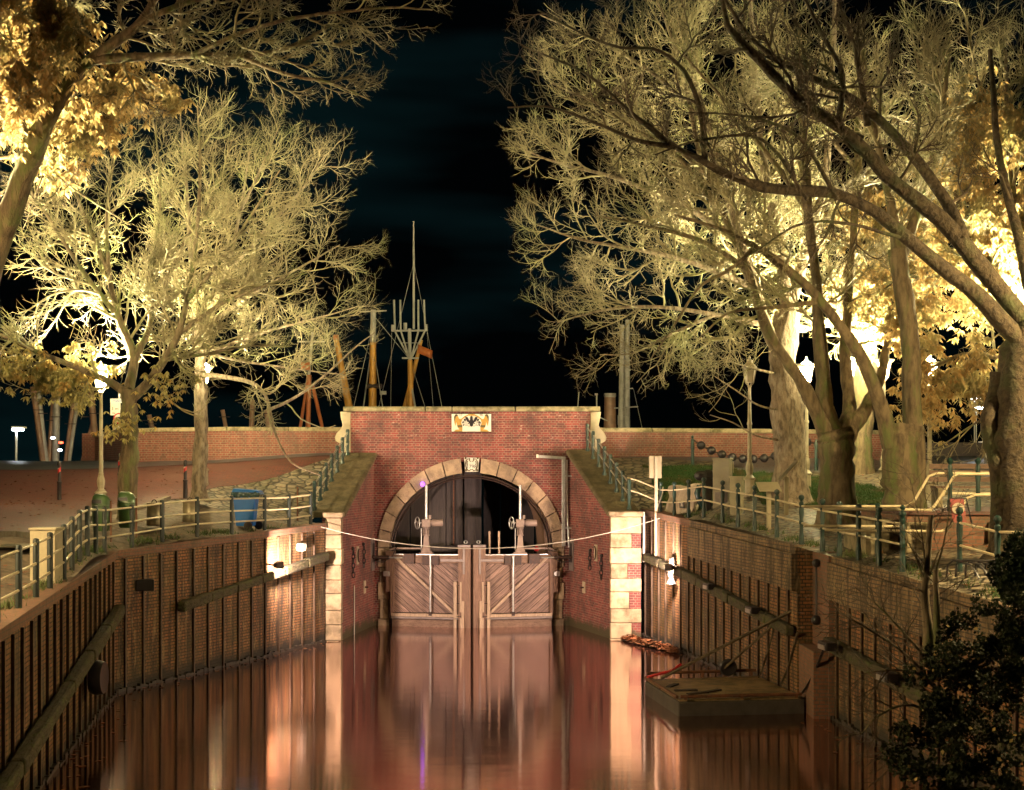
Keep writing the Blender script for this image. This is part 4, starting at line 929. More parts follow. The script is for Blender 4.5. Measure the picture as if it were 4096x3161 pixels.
# floodlights on brackets from the quay walls
def flood(pos, target, wall, label):
    pos, target = np.array(pos), np.array(target); d = nrm(target-pos); sd = nrm(np.cross(d, (0, 0, 1))); up = np.cross(sd, d)
    r = thing('floodlight', pos, label, 'floodlight', 'floodlights on the quay walls')
    m = MB(); a, b = .13, .10; f = pos; k = pos-d*.2
    m.hexa([k-sd*a*.5-up*b*.5, k+sd*a*.5-up*b*.5, f+sd*a-up*b, f-sd*a-up*b], [k-sd*a*.5+up*b*.5, k+sd*a*.5+up*b*.5, f+sd*a+up*b, f-sd*a+up*b]); m.build('housing', M['iron'], r, bevel=.01)
    m = MB(); m.tube([k, np.array(wall)], .025, 6); m.build('bracket', M['iron'], r, smooth=50)
    l = bpy.data.lights.new('flood_beam', 'AREA'); l.shape = 'RECTANGLE'; l.size = .24; l.size_y = .18; l.energy = FLOOD_POWER; l.color = (1, .72, .57)
    o = bpy.data.objects.new('flood_beam', l); COL.objects.link(o); o.parent = r; o.location = Vector(d*.012)
    o.rotation_euler = Vector(d).to_track_quat('-Z', 'Y').to_euler(); return r
flood((-6.22, 38.2, 2.48), (-.9, 46.3, 2.6), (-6.62, 38.35, 2.50), 'small floodlight on a bracket at the glowing patch of the left quay wall')
flood((4.28, 39.05, 2.36), (-1.8, 46.3, 2.6), (4.72, 39.0, 2.34), 'small floodlight on a bracket at the glowing patch of the right quay wall')
q0 = np.array([4.55, 39.75, 2.42]); r = thing('cable_spool', q0, 'tangle of shiny lamp and coiled cable hanging on the right wall timber', 'cable coil')
m = MB()
for i in range(5): m.tube([q0+np.array([-.05-.02*i, .16*math.cos(a)*(1-.06*i), .18*math.sin(a)*(1-.06*i)]) for a in np.linspace(0, 6.283, 17)[:-1]], .012, 5, close=True)
m.build('coil', M['steel'], r, smooth=60)
m = MB(); m.ball(q0+np.array([-.1, -.05, -.3]), .1, 10, 6, (1, .8, 1.3)); m.lathe(q0+np.array([-.1, -.05, -.56]), [(.14, 0), (.06, .16)], 10); m.build('lamp_body', M['steel'], r, smooth=50)
q0 = np.array(ptl(8.7, .1, 2.86)); r = thing('outlet_pipe', q0, 'round white pipe end sticking out of the left quay wall above the timber', 'pipe')
m = MB(); m.tube([ptl(8.7, .0, 2.86), ptl(8.7, .2, 2.86)], .12, 18, cap=False); m.tube([ptl(8.7, .2, 2.86), ptl(8.7, .0, 2.86)], .095, 18); m.build('pipe', M['white'], r, smooth=50)
# pole with a plate and fluorescent tube at the right quay edge
p0 = np.array([4.22, 41.7, 2.45]); r = thing('sign_pole', p0, 'tall pale pole carrying a grey box, rising from the right quay wall', 'pole')
MB().box(p0[0]-.04, p0[0]+.05, 41.66, 41.75, 2.45, 5.44).build('pole', M['cream_stone'], r, bevel=.01)
xb = P(2598, 1, 41.9)[0]; MB().box(xb, xb+.36, 41.9, 42.1, Z(1913, 41.9), Z(1824, 41.9)).build('box', M['cabinet'], r, bevel=.012)
m = MB(); m.tube([p0+np.array([.05, 0, 1.5]), p0+np.array([.2, .1, 1.9]), p0+np.array([.22, .12, 2.1])], .02, 6); m.build('cable', M['rope'], r, smooth=50)
p0 = np.array([3.92, 42.3, 2.3]); o = MB().tube([p0, p0+np.array([0, 0, 1.5])], .03, 8).build('drain_pipe', M['white'], None, smooth=50); tag(o, 'thin pale pipe on the right end of the right stone pier', 'pipe')

# ------------------------------------------------------------------ street furniture, left bank
def bollard(b, label):
    r = thing('bollard', b, label, 'bollard', 'bollards at the edge of the brick plaza'); b = np.array(b)
    m = MB(); m.lathe(b, [(.062, -.05), (.062, .50), (.075, .52), (.075, .55), (.05, .56), (.046, 1.0), (.055, 1.02), (.055, 1.05), (.048, 1.07), (.045, 1.12), (.015, 1.15)], 14); m.build('post', M['black'], r, smooth=40)
    m = MB(); m.lathe(b, [(.0475, .74), (.0475, .94)], 14); m.build('white_band', M['white'], r, smooth=40)
    m = MB(); m.lathe(b, [(.049, .80), (.049, .92)], 14)
    m.v = [(x, y, z+(x-b[0])*.9) for x, y, z in m.v]; m.build('red_stripe', M['red'], r, smooth=40)
bollard(G(-13.05, 41.0), 'striped bollard standing alone on the open red brick plaza')
bollard(on_ground(479, 1968, 42), 'striped bollard half hidden behind the nearest left trunk')
bollard(on_ground(741, 1994, 42), 'striped bollard close beside the scaly left trunk')
def bin_green(x, y, label):
    b = on_ground(x, y, 33.5); r = thing('litter_bin', b, label, 'litter bin', 'green litter bins'); b = np.array(b)+np.array([0, 0, .22])
    m = MB()
    def ring(z, w, d, dx=0): return [(b[0]+dx+w*math.copysign(abs(math.cos(a))**.6, math.cos(a)), b[1]+d*math.copysign(abs(math.sin(a))**.6, math.sin(a)), b[2]+z) for a in np.linspace(0, 2*math.pi, 17)[:-1]]
    rings = [ring(0, .15, .12), ring(.04, .18, .14), ring(.45, .20, .16), ring(.60, .205, .165)]; vs = sum(rings, [])
    fs = [(i*16+k, i*16+(k+1) % 16, (i+1)*16+(k+1) % 16, (i+1)*16+k) for i in range(3) for k in range(16)] + [tuple(range(15, -1, -1)), tuple(48+k for k in range(16))]
    m.add(vs, fs); m.build('body', M['green_plastic'], r, smooth=40)
    m = MB(); rings = [ring(.605, .21, .17), ring(.70, .205, .165, .0), ring(.80, .17, .14, -.02), ring(.86, .09, .08, -.05)]; m.add(sum(rings, []), fs); m.build('hood', M['green_plastic'], r, smooth=50)
    MB().box(b[0]-.17, b[0]+.05, b[1]-.176, b[1]-.1, b[2]+.64, b[2]+.72).build('slot', M['black'], r)
    MB().box(b[0]+.205, b[0]+.24, b[1]-.02, b[1]+.02, b[2]-.25, b[2]+.7).build('stand', M['rust'], r)
bin_green(405, 2162, 'green hooded litter bin at the foot of the left lantern'); bin_green(508, 2148, 'green hooded litter bin in front of the nearest left trunk')
def bin_metal(x, y, label):
    b = on_ground(x, y, 35.5); b = np.array(b); r = thing('litter_bin', b, label, 'litter bin', 'round metal litter bins')
    m = MB(); m.lathe(b, [(.19, .10), (.205, .12), (.205, .22), (.20, .23), (.20, .62), (.205, .63), (.205, .66), (.17, .665)], 20); m.build('body', M['bin_metal'], r, smooth=40)
    MB().box(b[0]+.2, b[0]+.235, b[1]-.02, b[1]+.02, b[2]-.1, b[2]+.66).build('stand', M['iron'], r)
    m = MB(); m.tube([b+np.array([.06*math.cos(a)-.02, 0, .665+.07*math.sin(a)]) for a in np.linspace(0, math.pi, 7)], .012, 5); m.build('handle', M['iron'], r, smooth=50)
bin_metal(620, 2118, 'dull round metal bin right of the nearest left trunk'); bin_metal(762, 2104, 'dull round metal bin in front of the scaly trunk')
# wheelie bin
b = on_ground(1000, 2118, 38); b[0] -= .1; r = thing('wheelie_bin', b, 'blue wheelie bin with bulging lid and dark bag behind the left quay railing', 'wheelie bin')
x, y, z = b
m = MB(); m.hexa([(x-.24, y-.24, z+.10), (x+.22, y-.24, z+.10), (x+.22, y+.24, z+.10), (x-.24, y+.24, z+.10)], [(x-.31, y-.29, z+.94), (x+.30, y-.29, z+.94), (x+.30, y+.29, z+.94), (x-.31, y+.29, z+.94)]); m.build('body', M['blue'], r, bevel=.025)
m = MB(); m.hexa([(x-.35, y-.33, z+1.02), (x+.42, y-.33, z+1.0), (x+.42, y+.33, z+1.0), (x-.35, y+.33, z+1.02)], [(x-.30, y-.27, z+1.12), (x+.36, y-.29, z+1.06), (x+.36, y+.29, z+1.06), (x-.30, y+.27, z+1.12)]); m.build('lid', M['blue'], r, bevel=.02)
m = MB()
for i in range(14): m.ball((x-.3+.05*i, y-.31+.02*(i % 3), z+.97-.02*((i*5) % 4)), .06+.01*(i % 3), 8, 5, (1, .4, 1.1))
m.build('bag_edge', M['bag'], r, smooth=30)
for dx, dy in ((.10, -.30), (.30, .22)):
    m = MB(); m.lathe((x+dx, y+dy, z+.11), [(.045, -.03), (.11, -.03), (.12, 0), (.11, .03), (.045, .03)], 18, ax='y'); w_ = m.build('wheel', M['rubber'], r, smooth=40)
m = MB(); m.tube([(x+.36, y-.2, z+.97), (x+.43, y-.2, z+.97), (x+.43, y+.2, z+.97), (x+.36, y+.2, z+.97)], .016, 6); m.build('handle', M['blue'], r, smooth=50)
o = MB().tube([on_ground(1190, 2083, 41), on_ground(1190, 2083, 41)+np.array([0, 0, 1.0])], .025, 8).build('iron_post', M['rust'], None, smooth=50); tag(o, 'thin rusty post right of the blue wheelie bin', 'post')
# beige cabinet near left
c0 = on_ground(165, 2330, 24.5); x, y, z = c0
r = thing('utility_cabinet', c0, 'beige utility cabinet behind the near left railing', 'cabinet')
MB().box(x-.20, x+.24, y, y+.45, z-.1, z+.92).build('body', M['cabinet'], r, bevel=.01); MB().box(x-.22, x+.27, y-.03, y+.48, z+.922, z+.96).build('lid', M['cabinet'], r, bevel=.008)
MB().box(x-.15, x+.19, y-.012, y-.002, z+.1, z+.85).build('door', M['cabinet'], r)
o = MB().obox(G(-9.6, 27.2, .03), (1.8, .9, .04), rz=.3).build('paving_slab', M['cabinet_grey'], None, bevel=.01); tag(o, 'pale flat slab lying by the kerb near the beige cabinet', 'slab')
# traffic signs behind the left trunk
p = P(475, 1900, 50); r = thing('traffic_sign', (p[0], 50, 5.2), 'sign post with a red ringed no vehicles sign and white plates behind the nearest trunk', 'traffic sign')
m = MB(); m.tube([(p[0], 50.05, 4.5), (p[0], 50.05, 8.0)], .035, 8); m.build('pole', M['steel'], r, smooth=50)
def disc(c, r0, mat, name, d): m = MB(); m.prism([np.array(c)+np.array([r0*math.cos(a), -d, r0*math.sin(a)]) for a in np.linspace(0, 6.283, 29)[:-1]], (0, .012, 0)); return m.build(name, mat, r)
cz = Z(1674, 50); disc((p[0], 50, cz), .19, M['red'], 'round_sign', 0); disc((p[0], 50, cz), .145, M['white'], 'sign_face', .014)
MB().box(p[0]-.08, p[0]+.08, 49.97, 49.984, cz-.02, cz+.05).build('pictogram', M['black'], r); MB().box(p[0]-.05, p[0]+.05, 49.97, 49.984, cz-.08, cz-.03).build('pictogram', M['black'], r)
z2 = Z(1718, 50); MB().box(p[0]-.21, p[0]+.21, 49.99, 50.01, z2-.15, z2+.1).build('plate', M['white'], r); 
for dx in (-.1, .02): MB().box(p[0]+dx, p[0]+dx+.1, 49.975, 49.988, z2-.05, z2+.03).build('pictogram', M['black'], r)
z3 = Z(1650, 50); MB().box(p[0]-.3, p[0]+.05, 50.02, 50.03, z3-.1, z3+.35).build('plate', M['white'], r)
text('3 m', (p[0]-.14, 50.012, z3+.13), .16, M['black'], r); text('zu', (p[0]-.18, 50.012, z3-.02), .12, M['black'], r)
MB().box(p[0]-.3, p[0]+.2, 50.0, 50.02, Z(1612, 50), Z(1595, 50)).build('plate', M['white'], r); text('Hafen', (p[0]-.05, 49.995, Z(1604, 50)), .14, M['blue'], r)

# ------------------------------------------------------------------ street furniture, right bank
c = solve_right(2858, .75); r = thing('utility_cabinet', c, 'tall grey weathered utility cabinet behind the right railing', 'cabinet')
x, y, z = c; a = -.35
MB().obox((x+.22, y, z+.62), (.46, .42, 1.34), rz=a).build('body', M['cabinet_grey'], r, bevel=.012); MB().obox((x+.22, y, z+1.31), (.50, .46, .05), rz=a).build('lid', M['cabinet_grey'], r, bevel=.01)
MB().obox((x+.15, y-.235, z+.25), (.34, .02, .32), rz=a).build('label_plate', M['plate'], r)
for i in range(6): MB().obox((x+.27+.045*i, y-.19+.016*i-.02*(i % 2), z+1.05+.02*(i % 3)), (.012, .02, .3), rz=a).build('vent_slat', M['cream_stone'], r)
c = solve_right(2925, .62); r = thing('utility_cabinet', c, 'lower beige utility cabinet right of the tall grey one', 'cabinet'); x, y, z = c
MB().obox((x+.14, y, z+.45), (.30, .34, 1.0), rz=a).build('body', M['cabinet'], r, bevel=.01); MB().obox((x+.14, y, z+.97), (.34, .38, .05), rz=a).build('lid', M['cabinet'], r, bevel=.008)
MB().obox((x+.2, y-.178, z+.45), (.008, .02, .9), rz=a).build('door_gap', M['black'], r)
# tarpaulin board
c = solve_right(2665, .45); d = solve_right(2785, .45); r = thing('wrapped_board', c, 'beige tarpaulin wrapped board with dark SIG lettering leaning behind the railing', 'board')
m = MB(); N, K_ = 18, 12; vs = []; rg = np.random.default_rng(5)
for i in range(N+1):
    for k in range(K_+1):
        s, t_ = i/N, k/K_; p = c+(d-c)*s; w_ = .05*math.sin(s*17+t_*4)+.04*math.sin(t_*13-s*6)+rg.normal(0, .006); vs.append((p[0]+.1*t_+w_*.5-.12*(1-t_)**3, p[1]+.1*t_-w_, p[2]+.02+.80*t_+.03*math.sin(s*9)))
fs = [(i*(K_+1)+k, (i+1)*(K_+1)+k, (i+1)*(K_+1)+k+1, i*(K_+1)+k+1) for i in range(N) for k in range(K_)]; m.add(vs, fs)
m.add([(v[0]+.16, v[1]+.2, v[2]) for v in vs], [f[::-1] for f in fs])
n1 = (N+1)*(K_+1); ring_ = [i*(K_+1) for i in range(N+1)]+[N*(K_+1)+k for k in range(1, K_+1)]+[i*(K_+1)+K_ for i in range(N-1, -1, -1)]+[k for k in range(K_-1, 0, -1)]
m.f += [[ring_[j], ring_[(j+1) % len(ring_)], ring_[(j+1) % len(ring_)]+n1, ring_[j]+n1] for j in range(len(ring_))]; m.m += [0]*len(ring_)
m.build('tarpaulin', M['tarp'], r, smooth=60)
ang = math.atan2(d[1]-c[1], d[0]-c[0]); ps = c+(d-c)*.68+np.array([-.13, -.12, .26])
m = MB(); m.obox(ps+np.array([0, .02, 0]), (.42, .02, .20), rz=ang); m.build('dark_patch', M['black'], r)
text('SIG', ps+np.array([-.01, -.002, 0]), .17, M['white'], r, rz=ang)
# outboard motor under a dark cover
c = solve_right(2808, .42); r = thing('outboard_motor', c, 'black covered outboard motor hung on the right railing beside the grey cabinet', 'outboard motor'); x, y, z = c
m = MB(); m.ball((x-.02, y, z+1.02), .2, 14, 8, (1.0, .8, .75)); m.ball((x+.18, y+.08, z+1.0), .24, 14, 8, (1.0, .8, .8)); m.build('cowl_cover', M['black'], r, smooth=60)
m = MB(); m.hexa([(x+.1, y-.08, z+.05), (x+.24, y-.08, z+.05), (x+.24, y+.12, z+.05), (x+.1, y+.12, z+.05)], [(x+.0, y-.12, z+.95), (x+.3, y-.12, z+.95), (x+.3, y+.15, z+.95), (x+.0, y+.15, z+.95)]); m.build('leg', M['black'], r, bevel=.03)
m = MB(); m.tube([(x-.06, y-.05, z+.75), (x-.12, y-.05, z+.55), (x-.04, y-.05, z+.3), (x+.06, y-.05, z+.08)], [.09, .1, .1, .05], 8); m.build('cover_fold', M['bag'], r, smooth=60)
MB().obox((x-.0, y-.13, z+.58), (.10, .05, .26), ry=.2).build('orange_patch', M['rust'], r, bevel=.01)
m = MB(); m.tube([(x-.1, y-.06, z+.6), (x-.15, y-.1, z+.3), (x-.22, y-.12, z+.03)], .012, 5); m.build('cable', M['old_rope'], r, smooth=60)
# information boards
def info(x, y, label, dirx):
    b = on_ground(x, y, 34.5); r = thing('information_board', b, label, 'information board', 'slanted information boards'); b = np.array(b)
    MB().box(b[0]-.05, b[0]+.05, b[1]-.05, b[1]+.05, b[2]-.05, b[2]+.96).build('post', M['cabinet'], r, bevel=.008)
    if dirx: MB().obox(b+np.array([.06, 0, 1.12]), (.62, .5, .03), ry=-.85).build('panel', M['bin_metal'], r, bevel=.006)
    else: MB().obox(b+np.array([0, 0, 1.0]), (.52, .55, .03), rx=.38).build('panel', M['cabinet'], r, bevel=.006)
info(3075, 2118, 'slanted information board on a pale post in front of the first right trunk', False)
info(3145, 2058, 'steeply tilted information board seen edge on against the first right trunk', True)
# chain of old fishing floats
b0 = G(5.84, 46.0); r = thing('float_barrier', b0, 'green post with a drooping chain of black round floats before the right dike wall', 'chain barrier'); m = MB()
m.lathe(b0, [(.06, -.1), (.06, .3), (.05, .5), (.065, .52), (.06, .7), (.05, .82), (.065, .84), (.03, .88), (.055, .94), (.02, .98)], 12); m.build('post', M['post_green'], r, smooth=40)
b1 = np.array([9.6, 44.9, zg(9.6, 44.9)]); m = MB(); m.lathe(b1, [(.06, -.1), (.05, .5), (.06, .84), (.02, .98)], 12); m.build('post', M['post_green'], r, smooth=40)
pts = [b0+(b1-b0)*s+np.array([0, 0, .82+s*.25-.66*4*s*(1-s)]) for s in np.linspace(.07, .93, 11)]
for p in pts: m = MB(); m.ball(p, .14, 12, 8); m.lathe(p-np.array([0, 0, .02]), [(.147, 0), (.147, .04)], 12); m.build('float', M['black'], r, smooth=50)
m = MB(); m.tube([b0+np.array([0, 0, .85])]+pts+[b1+np.array([0, 0, .85])], .03, 6); m.build('chain', M['iron'], r, smooth=50)
# dark low barrier on the crest at right
o = MB().box(13.4, 30, 55, 55.3, 5.2, 6.15).build('barrier_wall', M['wood_dark'], None, bevel=.02); tag(o, 'low dark barrier wall beyond the wet road at the right', 'wall')
rt = thing('parking_post', P(3945, 1822, 53), 'short red and white post on the far side of the wet road', 'post')
for k in range(4): m = MB(); m.lathe(np.array(P(3945, 1822, 53))+np.array([0, 0, -.1+.18*k]), [(.04, 0), (.04, .178)], 10); m.build('band', (M['white'], M['red'])[k % 2], rt)

# ------------------------------------------------------------------ pontoon
c = [np.array(q) for q in ((3.37, 28.85), (6.02, 29.2), (5.62, 32.35), (2.97, 31.8))]; r = thing('pontoon', (4.5, 30.5, 0), 'flat rusty work pontoon moored against the right quay wall', 'pontoon')
m = MB(); m.hexa([(*q, -.5) for q in c], [(*q, .29) for q in c]); m.build('hull', M['hull'], r, bevel=.03)
ins = [q+(np.mean(c, 0)-q)*.03 for q in c]; m = MB(); m.hexa([(*q, .292) for q in ins], [(*q, .335) for q in ins]); m.build('deck', M['pontoon'], r, bevel=.01)
for i, (a, b) in enumerate(((c[0], c[1]), (c[3], c[2]), (c[3], c[0]))):
    z_ = (.40, .46, .38)[i]; m = MB(); m.tube([(*(a+(b-a)*.02), z_), (*(a+(b-a)*.97), z_)], .035, 8); m.build('rim_bar', M['rust'], r, smooth=50)
    for s in (.06, .5, .93): p = a+(b-a)*s; MB().box(p[0]-.03, p[0]+.03, p[1]-.03, p[1]+.03, .336, z_).build('stub', M['rust'], r)
p = c[3]+(c[2]-c[3])*.72; m = MB(); m.lathe((p[0], p[1]-.1, .55), [(.06, -.05), (.17, -.06), (.2, 0), (.17, .06), (.06, .05)], 20, ax='y'); m.build('tyre', M['black'], r, smooth=40)
for k, (dx, dy) in enumerate(((.8, .9), (1.0, .5), (1.35, .8), (.6, 1.6))): q = c[0]+np.array([dx-.5, dy+.3]); MB().obox((q[0], q[1], .352), (.5, .12, .03), rz=.2+.3*k).build('loose_board', M['wood_dark'], r, bevel=.005)
for (a, b, rr, lab, mt, nm, ct) in (((2.98+.3, 31.3, .42), (6.0, 30.4, 2.0), .04, 'long mooring pole from the pontoon bow up to the quay wall recess', 'old_rope', 'mooring_pole', 'pole'), ((4.75, 32.1, .5), (5.86, 31.2, 1.72), .03, 'shorter mooring pole above the tyre of the pontoon', 'old_rope', 'mooring_pole', 'pole'),
        ((5.55, 32.0, .34), (5.80, 31.3, 1.70), .022, 'slack dark rope from the pontoon to the wall timber, farther', 'old_rope', 'mooring_rope', 'rope'), ((5.85, 31.0, .34), (6.0, 29.9, 1.6), .022, 'slack dark rope from the pontoon to the wall timber, middle', 'old_rope', 'mooring_rope', 'rope'), ((5.95, 29.4, .34), (6.2, 28.2, 1.5), .03, 'thick dark rope from the near pontoon corner to the wall timber', 'black', 'mooring_rope', 'rope')):
    a, b = np.array(a), np.array(b); pts = [a+(b-a)*s+np.array([0, 0, -.12*math.sin(math.pi*s)*(nm == 'mooring_rope')]) for s in np.linspace(0, 1, 8)]
    o = MB().tube(pts, rr, 6).build(nm, M[mt], None, smooth=60); tag(o, lab, ct, 'moorings of the pontoon')
m = MB(); a = np.array((2.99, 31.5, .42)); m.tube([a, a+np.array([.55, -.1, .16]), a+np.array([.75, -.05, .3])], .035, 6); o = m.build('red_strap', M['red'], None, smooth=50); tag(o, 'red strap at the bow of the pontoon', 'strap')
for i, (s, zz, lab) in enumerate(((3.0, 1.95, 'first dark fender block on the right wall timber, beyond the pontoon'), (6.6, 1.70, 'second dark fender block on the right wall timber, above the pontoon'))):
    p = np.array(B1)+nrm(np.array(B2)-np.array(B1))*s; x_, y_ = p[0]-.32, p[1]; r = thing('fender_block', (x_, y_, zz), lab, 'fender', 'fender blocks on the right timber')
    MB().obox((x_, y_, zz+.16), (.22, .5, .14), rz=.13).build('block', M['black'], r, bevel=.02); MB().obox((x_-.12, y_-.05, zz+.14), (.02, .36, .09), rz=.13).build('reflector', M['steel'], r)
for i, (y_, zz, lab) in enumerate(((27.3, 1.48, 'third dark fender block, on the near right wall timber'), (24.4, 1.30, 'fourth dark fender block, among the twigs on the near right timber'))):
    x_ = float(ER(y_))-.32; r = thing('fender_block', (x_, y_, zz), lab, 'fender', 'fender blocks on the right timber')
    MB().obox((x_, y_, zz+.14), (.22, .5, .16), rz=.13).build('block', M['black'], r, bevel=.02); MB().obox((x_-.12, y_-.02, zz+.12), (.02, .36, .09), rz=.13).build('reflector', M['steel'], r)
for (s, zz, side, lab) in ((1.0, 2.35, 0, 'black square drain opening high on the far left quay wall'),):
    q = np.array(ptl(s, .1, zz)); o = MB().obox(q, (.42, .3, .26), rz=.33).build('drain_box', M['black'], None, bevel=.02); tag(o, lab, 'drain')
for (yy, zz, lab) in ((27.0, 1.05, 'black tyre fender hanging on the near left quay wall'),):
    x_ = -6.5+(yy-16.3)*(A2[0]+6.5)/(32-16.3)+.3; m = MB(); m.lathe((x_, yy, zz), [(.12, -.1), (.3, -.12), (.34, 0), (.3, .12), (.12, .1)], 20, ax='x'); o = m.build('tyre_fender', M['black'], None, smooth=40); tag(o, lab, 'tyre')
# leaf litter drifted against the right pier
rg = np.random.default_rng(8); n = 1500; s = rg.random(n); cx_ = 3.25+s*1.3; cy_ = 42.6-s*3.6+rg.normal(0, .28, n)*(1.1-.6*s); cz_ = .03+np.abs(rg.normal(0, .06, n))
an = rg.uniform(0, 6.28, n); sz = rg.uniform(.04, .1, n); tl = rg.normal(0, .5, (n, 2))
V = []
for k in range(4):
    a = an+k*math.pi/2; rr_ = sz*(1 if k % 2 else .6); V.append(np.stack([cx_+rr_*np.cos(a), cy_+rr_*np.sin(a), cz_+rr_*(np.cos(a)*tl[:, 0]+np.sin(a)*tl[:, 1])*.6], 1))
V = np.stack(V, 1).reshape(-1, 3); V[:, 2] = np.maximum(V[:, 2], .01)
o = fast_mesh('leaf_litter', V, np.arange(len(V)).reshape(-1, 4), M['litter'], smooth=False); tag(o, 'drift of brown and yellow leaves on the water beside the right stone pier', 'leaves', kind='stuff')
m = MB()
for i in range(9): m.ball((3.3+.14*i, 42.5-.38*i+.1*math.sin(i*3), -.05), .22-.01*i, 10, 6, (1.1, 1, .45))
o = m.build('mud_bank', M['dirt'], None, smooth=60); struct(o)

# ------------------------------------------------------------------ masts of the boats in the harbour behind the dike
YM = 70.0
def mast(label, parts, Y=YM, name='ship_mast', base=None):
    r = thing(name, (P(*base, Y)[0], Y, 3.5), label, 'ship mast', 'masts of boats behind the dike')
    for nm, mt, pts, rad in parts:
        Yo = Y + (hash(nm) % 1)*0
        m = MB(); m.tube([P(x, y, Y+dy) for x, y, dy in pts], rad, 10); m.build(nm, M[mt], r, smooth=50)
    return r
mast('stout yellow mast with a grey top and crossbar above the left portal end', [('mast_tube', 'yellow_mast', [(1490, 1690, 0), (1492, 1370, 0)], [.21, .16]), ('mast_top', 'grey_mast', [(1492, 1369, 0), (1493, 1240, 0)], [.15, .13]), ('crossbar', 'grey_mast', [(1440, 1248, -.25), (1546, 1243, -.25)], .03),
     ('stay', 'grey_mast', [(1480, 1440, 0), (1445, 1690, 1)], .035), ('stay', 'grey_mast', [(1502, 1440, 0), (1540, 1690, -1)], .02), ('platform', 'iron', [(1468, 1545, -.1), (1528, 1545, -.1)], .12), ('lamp_box', 'grey_mast', [(1520, 1572, -.2), (1545, 1572, -.2)], .1)], base=(1490, 1690))
mast('slanting yellow loading boom left of the stout yellow mast', [('boom', 'yellow_mast', [(1342, 1345, 0), (1408, 1690, 0)], [.13, .2]), ('boom_head', 'orange_mast', [(1335, 1352, 0), (1355, 1352, 0)], .16)], base=(1408, 1690), name='ship_boom')
mast('yellow tripod mast carrying a platform of tall grey whip aerials and a small flag', [('mast_tube', 'yellow_mast', [(1645, 1690, 0), (1640, 1440, 0)], [.17, .12]), ('mast_top', 'grey_mast', [(1640, 1439, 0), (1638, 1315, 0)], .09), ('tripod_leg', 'yellow_mast', [(1606, 1690, .8), (1685, 1360, .2)], [.14, .09]), ('tripod_leg', 'grey_mast', [(1672, 1690, -.6), (1645, 1540, 0)], .05),
     ('aerial', 'grey_mast', [(1655, 1315, 0), (1655, 1040, 0), (1654, 885, 0)], [.06, .055, .035])] + [('aerial', 'grey_mast', [(x, 1322, 0), (x2, 1200, 0)], .05) for x, x2 in ((1580, 1576), (1603, 1601), (1674, 1673), (1701, 1696))]
     + [('platform_bar', 'grey_mast', [(1570, 1324, 0), (1710, 1322, 0)], .05), ('strut', 'grey_mast', [(1580, 1326, 0), (1634, 1428, 0)], .045), ('strut', 'grey_mast', [(1604, 1326, 0), (1636, 1428, 0)], .045), ('strut', 'grey_mast', [(1674, 1324, 0), (1646, 1428, 0)], .045), ('strut', 'grey_mast', [(1700, 1324, 0), (1648, 1428, 0)], .045), ('crosstree', 'grey_mast', [(1608, 1433, 0), (1675, 1433, 0)], .045), ('ring_bar', 'grey_mast', [(1605, 1372, 0), (1670, 1372, 0)], .02)]
     + [('lamp', 'grey_mast', [(x, y, 0), (x, y+26, 0)], .09) for x, y in ((1572, 1300), (1704, 1298), (1621, 1292))] + [('rigging', 'grey_mast', [(1708, 1330, 0), (1738, 1690, 0)], .008), ('rigging', 'grey_mast', [(1567, 1330, 0), (1562, 1690, 0)], .008)] + [('rigging', 'grey_mast', [(x0, y0, .3), (x1, y1, .3)], .011) for x0, y0, x1, y1 in ((1655, 1050, 1780, 1690), (1655, 1050, 1500, 1690), (1640, 1440, 1720, 1690), (1493, 1260, 1640, 1440), (1492, 1300, 1400, 1690))], base=(1645, 1690))
fl = P(1672, 1378, YM-.1); m = MB()
for i in range(6): pass
o = MB().add([fl+np.array([.14*i, .05*math.sin(i*1.3), -.06*i-(0 if k == 0 else .42)]) for i in range(6) for k in (0, 1)], [(2*i, 2*i+1, 2*i+3, 2*i+2) for i in range(5)]).build('ship_flag', M['orange_mast'], None, smooth=60)
so = o.modifiers.new('thick', 'SOLIDIFY'); so.thickness = .01; tag(o, 'small orange flag hanging on the tripod mast of whip aerials', 'flag')
mast('orange tripod mast seen through the twigs left of the slanting yellow boom', [('mast_tube', 'orange_mast', [(1232, 1715, 0), (1236, 1500, 0)], .12), ('tripod_leg', 'orange_mast', [(1200, 1715, .3), (1232, 1520, 0)], .08), ('tripod_leg', 'orange_mast', [(1290, 1715, -.3), (1250, 1540, 0)], .09), ('mast_top', 'grey_mast', [(1236, 1500, 0), (1250, 1330, 0)], .07), ('crossbar', 'grey_mast', [(1190, 1367, 0), (1300, 1367, 0)], .04), ('drum', 'orange_mast', [(1205, 1465, -.1), (1240, 1465, -.1)], .2)], base=(1232, 1715))
mast('pair of tall grey columns with crossbars beyond the right end of the portal', [('column', 'grey_mast', [(2484, 1720, 0), (2490, 1300, 0)], [.16, .1]), ('column', 'grey_mast', [(2506, 1720, .2), (2510, 1280, .2)], [.18, .1]), ('crossbar', 'grey_mast', [(2446, 1634, -.2), (2552, 1627, -.2)], .035), ('crossbar', 'grey_mast', [(2482, 1557, -.2), (2532, 1554, -.2)], .03), ('crossbar', 'grey_mast', [(2440, 1334, -.2), (2558, 1338, -.2)], .015), ('collar', 'grey_mast', [(2473, 1480, -.05), (2522, 1480, -.05)], .05), ('collar', 'grey_mast', [(2475, 1442, -.05), (2522, 1442, -.05)], .045), ('radar_dome', 'grey_mast', [(2500, 1665, -.2), (2500, 1635, -.2)], .12), ('rigging', 'grey_mast', [(2534, 1556, 0), (2570, 1720, 0)], .008)], base=(2490, 1720))
